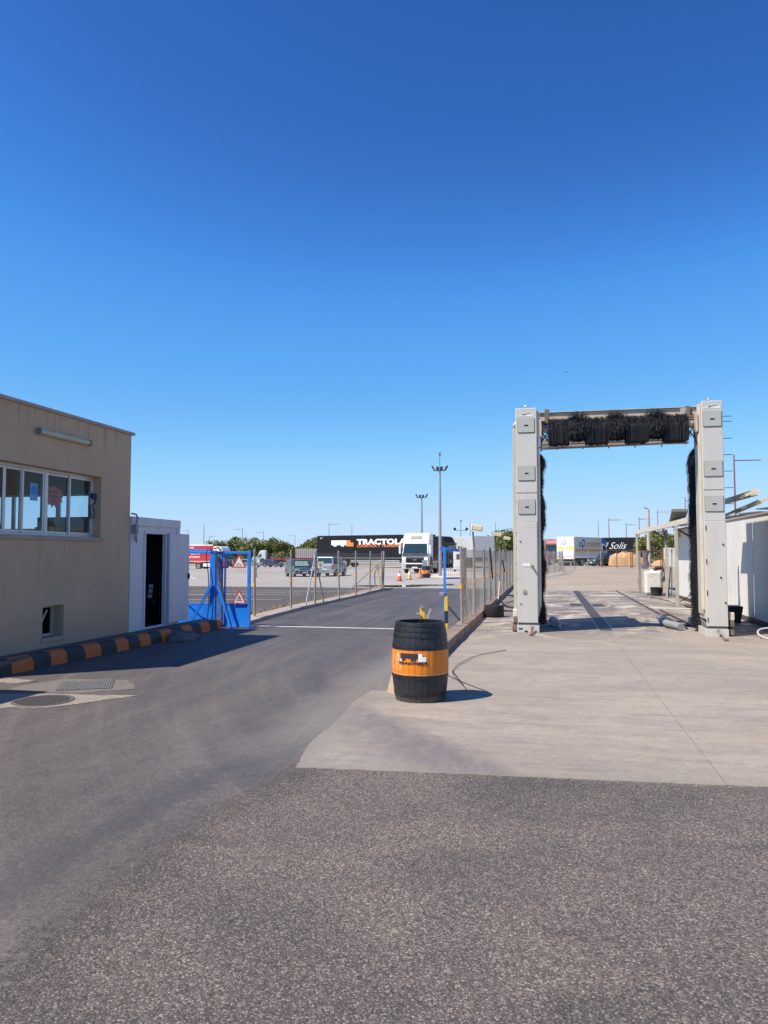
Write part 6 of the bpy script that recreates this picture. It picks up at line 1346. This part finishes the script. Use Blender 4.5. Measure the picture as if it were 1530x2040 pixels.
LL = {'a':'street lamp with left arm, just right of the white hut door','b':'plain thin pole rising behind the red truck trailer','c':'street lamp with right arm above the red truck cab','d':'small distant street lamp at the left end of the tree line','e':'tall street lamp with left arm above the warning triangles','f':'thin distant pole above the trees right of the blue gate','g':'street lamp with left arm between the blue gate and first fence post','h':'faint distant lamp above the trees left of the dark suv','i':'street lamp with left arm behind the dark suv','j':'small lamp above the tail of the black trailer','k':'thin pole above the middle of the black trailer','l':'twin headed lamp behind the pale grey trailer','m':'thin pole just right of the twin headed lamp','n':'thin pole between the cream floodlights','o':'thin pole above the white box truck','p':'street lamp with right arm behind the box truck cab','q':'street lamp with right arm above the black script trailer','r':'street lamp with right arm behind the awning tip','s':'taller street lamp with right arm left of the right brush','t':'reddish street lamp partly behind the right brush','u':'red brown street lamp with white head right of the wash column'}
RPOLE = M('pole_redbrown', (.22,.09,.08), .7); GPOLE = M('pole_grey', (.26,.27,.28), .6)
for (k, x, y, arm, _) in LAMPS:
    z = gz(x, y); rad = .085 if y < 150 else .11
    t_ = thing('street_lamp', LL[k], 'street lamp' if arm else 'pole', (x, y, z), yaw, 'distant street lamps and poles')
    top = 9.2-z; pm = RPOLE if k in 'stuqrpc' else GPOLE
    MB().cyl((0,0,0),(0,0,top),rad*1.15,rad*.6,8).build('pole', pm, t_, smooth=True)
    if arm in (-1, 1):
        MB().bar((0,0,top-.45),(arm*2.0,0,top-.40),.07 if y < 150 else .11).build('arm', pm, t_); MB().bar((arm*2.0,0,top-.40),(arm*2.9,0,top-.36),.12,.08 if y < 100 else .12).build('lamp_head', M('head_pale', (.55,.56,.58), .4) , t_)
    if arm == 2:
        for s_ in (-1, 1): MB().bar((0,0,top-2.3),(s_*1.1,0,top-2.3),.12).build('arm', pm, t_); MB().obox((s_*1.3,0,top-2.0),(.5,.4,.6),(0,R(s_*30),0)).build('lamp_head', BLACKM, t_)
        MB().cyl((0,0,top-.3),(0,0,top),.25,n=8).build('beacon', GREYP, t_)
cp = thing('concrete_pole', 'stout cream concrete pole with cable stub behind the awning tip', 'pole', (11.9,95,.2))
MB().cyl((0,0,0),(0,0,6.9),.24,.17,10).build('shaft', M('pole_cream', (.45,.40,.35), .8), cp, smooth=True); MB().bar((-.0,0,6.9),(-.4,0,7.1),.1).build('cable_stub', BLACKM, cp)
# notice board on the fence
nb = thing('fence_notice', 'square cream notice with grey emblem on the struts of the left fence', 'notice', (-7.2,23.3,1.3))
MB().box(-7.22,-7.02,23.26,23.27,1.26,1.46).build('board', M('notice_cream', (.52,.49,.40), .6), nb, world=True)
m = MB(); m.prism([(-7.16,1.42),(-7.08,1.42),(-7.08,1.35),(-7.12,1.30),(-7.16,1.35)], 'y', 23.252, 23.259); m.build('emblem', M('emblem_brown', (.25,.24,.19), .6), nb, world=True)
yp = thing('yellow_hose_post', 'fence end post wrapped in yellow strap and green hose', 'post', (-7.75,35.6,0))
MB().cyl((-7.75,35.6,.05),(-7.7,35.6,1.85),.045,n=10).build('post', POSTM, yp, world=True, smooth=True)
m = MB(); m.tube([(-7.85,35.5,1.3),(-7.95,35.4,.9),(-7.88,35.4,.5),(-7.9,35.4,.1)], .03, 6); m.build('strap', YELLOW, yp, world=True, smooth=True)
m = MB(); m.tube([(-7.95,35.5,1.2),(-8.12,35.4,.8),(-8.1,35.4,.3),(-7.98,35.4,.06)], .025, 6); m.build('hose', M('hose_green', (.10,.16,.10), .6), yp, world=True, smooth=True)
MB().cyl((-7.75,35.4,1.4),(-9.2,35.0,.05),.03,n=8).build('raking_strut', POSTM, yp, world=True)

# ------------------------------------------------------------------ trees and scrub
def tree(label, x, y, h, rad, mats, seed, cat='tree', n=2600, leaf=.32, trunk=True, name='broadleaf_tree', group='trees beyond the yards'):
    r = random.Random(seed); z0 = gz(x, y); t_ = thing(name, label, cat, (x, y, z0), 0, group)
    if trunk:
        m = MB(); m.tube([(0,0,-.1),(.05,0,h*.2),(-.05,.05,h*.42)], .14*h/5, 8)
        for k in range(5):
            a_ = 2*math.pi*k/5+r.random(); m.tube([(-.02,.02,h*.3),(math.cos(a_)*rad*.3, math.sin(a_)*rad*.3, h*.5),(math.cos(a_)*rad*.6, math.sin(a_)*rad*.6, h*.72)], .06*h/5, 5)
        m.build('trunk', BARK, t_, smooth=True)
    cl = []
    for k in range(16):
        a_ = r.uniform(0, 2*math.pi); q = math.sqrt(r.random())*rad*.75; zz = h*r.uniform(.32,.86); sh_ = 1-.55*abs(zz/h-.5)
        cl.append((math.cos(a_)*q*sh_, math.sin(a_)*q*sh_, zz, rad*r.uniform(.28,.48)))
    lists = [MB() for _ in mats]
    for k in range(n):
        c = r.choice(cl); d = Vector((r.gauss(0,1), r.gauss(0,1), r.gauss(0,.8))).normalized()*c[3]*r.uniform(.55,1.08)
        p = Vector(c[:3])+d
        if p.z < .25: p.z = .25+r.random()*.3
        u = Vector((r.gauss(0,1), r.gauss(0,1), r.gauss(0,.6))).normalized()*leaf*r.uniform(.5,1.1); v = u.cross(Vector((r.gauss(0,1),r.gauss(0,1),r.gauss(0,1)))).normalized()*leaf*.6
        i = int(min(len(mats)-1, max(0, (noise.noise(Vector((c[0], c[1], c[2]))*1.1)+.5)*len(mats)*.9+r.uniform(-.4,.4))))
        lists[i].add([p-u, p+v*.7, p+u, p-v*.7], [(0,1,2,3)])
    for m_, b in zip(mats, lists):
        if b.v: b.build('crown', m_, t_, fix=False)
    return t_
def D2(px, d):   # position for planning: column px (of a 1530 wide picture) at forward distance d
    u = (px-765)/1500; c_, s__ = math.cos(yaw), math.sin(yaw); return (-s__*d+c_*u*d, c_*d+s__*u*d)
TL = [(432,6.3,3.4,'dark rounded tree at the left end of the tree line'),(452,6.6,3.6,'dark green tree behind the red truck cab'),(476,7.2,4.2,'broad olive tree behind the upper warning triangle'),(500,7.4,4.2,'tallest dark tree right of the triangle signs'),
      (526,6.3,3.6,'low green tree above the flatbed cab'),(548,7.2,4.0,'pointed olive green tree left of the dark suv'),(562,6.0,3.0,'dark tree behind the yellowish bush'),(583,5.6,3.3,'yellowish dry tree behind the dark suv'),(612,6.6,3.6,'green tree touching the black trailer tail'),(632,7.4,3.8,'light green tree half behind the black trailer')]
for i, (px, h, rd, lab) in enumerate(TL):
    x, y = D2(px, 212+(i%3)*6); tree(lab, x, y, h, rd, [LEAFD, LEAFL, LEAFL] if i != 7 else [LEAFL, LEAFY, LEAFY], 20+i, n=2000, leaf=.42)
TR = [(1000,5.2,3.5,110,'bushy tree above the right fence beside the left wash column'),(1016,4.8,3.0,104,'small tree touching the left wash column'),(985,4.0,3.0,120,'low dark bush behind the third floodlight'),(1293,4.2,2.6,100,'light green bush beside the black script trailer'),(1312,5.0,3.2,108,'dark green tree left of the awning post'),(1336,5.0,3.2,112,'dark green tree behind the shed corner'),(1358,4.6,2.8,110,'rounded tree just left of the right brush'),(1282,3.4,1.7,97,'yellow green shrub right of the black script trailer')]
for i, (px, h, rd, d, lab) in enumerate(TR):
    x, y = D2(px, d); tree(lab, x, y, h, rd*.75, [LEAFD, LEAFL] if i not in (3,7) else [LEAFL, LEAFY], 50+i, n=2200, leaf=.22)
tree('bright leafy bush seen through the last window pane', -23.8, 34.9, 3.7, 1.6, [LEAFD, LEAFL], 77, 'bush', 1800, .2, False, 'garden_bush')
def scrub(cx0, cx1, y, n, h, mats, nm, seed):
    r = random.Random(seed); m = MB()
    for k in range(n):
        x = r.uniform(cx0, cx1); yy = y+r.uniform(-6,6); z = gz(x,yy)+r.random()**1.5*h*(.6+.8*noise.noise(Vector((x*.12,yy*.1,seed)))); u = Vector((r.gauss(0,1), r.gauss(0,1), r.gauss(0,.6))).normalized()*.5; v = u.cross(Vector((r.gauss(0,1),r.gauss(0,1),1))).normalized()*.3
        p = Vector((x,yy,max(z, gz(x,yy)))); m.add([p-u,p+v,p+u,p-v], [(0,1,2,3)])
    return m.build(nm, mats, fix=False, kind='stuff')
scrub(-175, -40, 232, 9000, 4.2, LEAFD, 'hedgerow', 3); scrub(-38, 60, 205, 5000, 2.2, LEAFY, 'hedgerow', 4); scrub(-6, 45, 150, 2500, 1.6, LEAFD, 'hedgerow', 6)
# dry weeds along the left kerb
r = random.Random(9); m = MB()
for k in range(2600):
    yy = 19.5+16*r.random()**.8; x = -7.95+r.gauss(0,.10)-.03; h = r.uniform(.03,.16)*(1.3 if r.random() < .1 else 1); a_ = r.uniform(0, 6.28); lean = Vector((math.cos(a_), math.sin(a_), 0))*h*r.uniform(.2,.8)
    b = Vector((x,yy,0)); w_ = Vector((math.sin(a_),-math.cos(a_),0))*r.uniform(.004,.010); m.add([b-w_, b+w_, b+lean*.5+Vector((0,0,h*.7))+w_*.7, b+lean+Vector((0,0,h))], [(0,1,2,3)])
m.build('dry_weeds', M('dry_grass', (.33,.23,.12), .8, var=.4, vs=30), fix=False, kind='stuff')
r = random.Random(10); m = MB()
for k in range(500):
    yy = r.uniform(24,36); x = -7.98+r.gauss(0,.08); a_ = r.uniform(0,6.28); u = Vector((math.cos(a_),math.sin(a_),r.uniform(0,.8)))*.03; p = Vector((x,yy,.04+r.random()*.1)); v = u.cross(Vector((0,0,1)))*.6
    m.add([p-u,p+v,p+u,p-v], [(0,1,2,3)])
m.build('green_weeds', LEAFL, fix=False, kind='stuff')
# sand and grit drifted along the slab and kerb edges
r = random.Random(12); m = MB()
for k in range(1500):
    if r.random() < .5: t0 = r.random()*7; x = -1.97+t0; y = 5.81+t0*.068+r.gauss(-.02,.035)
    else: y = r.uniform(6,10); x = -2.12+r.gauss(-.12,.13)
    s0 = r.uniform(.002,.007); a_ = r.random()*3; u = Vector((math.cos(a_)*s0, math.sin(a_)*s0, 0)); v = Vector((-u.y,u.x,0))*.7; p = Vector((x,y,.009)); q = p+Vector((0,0,s0*.7))
    m.add([p-u, p+v, p+u, p-v, q], [(0,1,4),(1,2,4),(2,3,4),(3,0,4)])
m.build('grit', M('grit', (.30,.25,.19), .9, var=.4, vs=80), fix=False, kind='stuff')
# gulls far off: one small bird in the sky
bd = thing('bird', 'tiny dark bird flying high left of the wash gantry top', 'bird', (3.2, 120, 30.2))
m = MB(); m.add([(-.35,0,.12),(-.1,.05,.0),(0,.25,0),(0,-.25,0),(.1,.05,.0),(.35,0,.14),(0,0,-.06)], [(0,1,3),(1,2,6),(1,6,3),(2,4,6),(4,3,6),(4,5,3)]); m.build('body', BLACKM, bd)
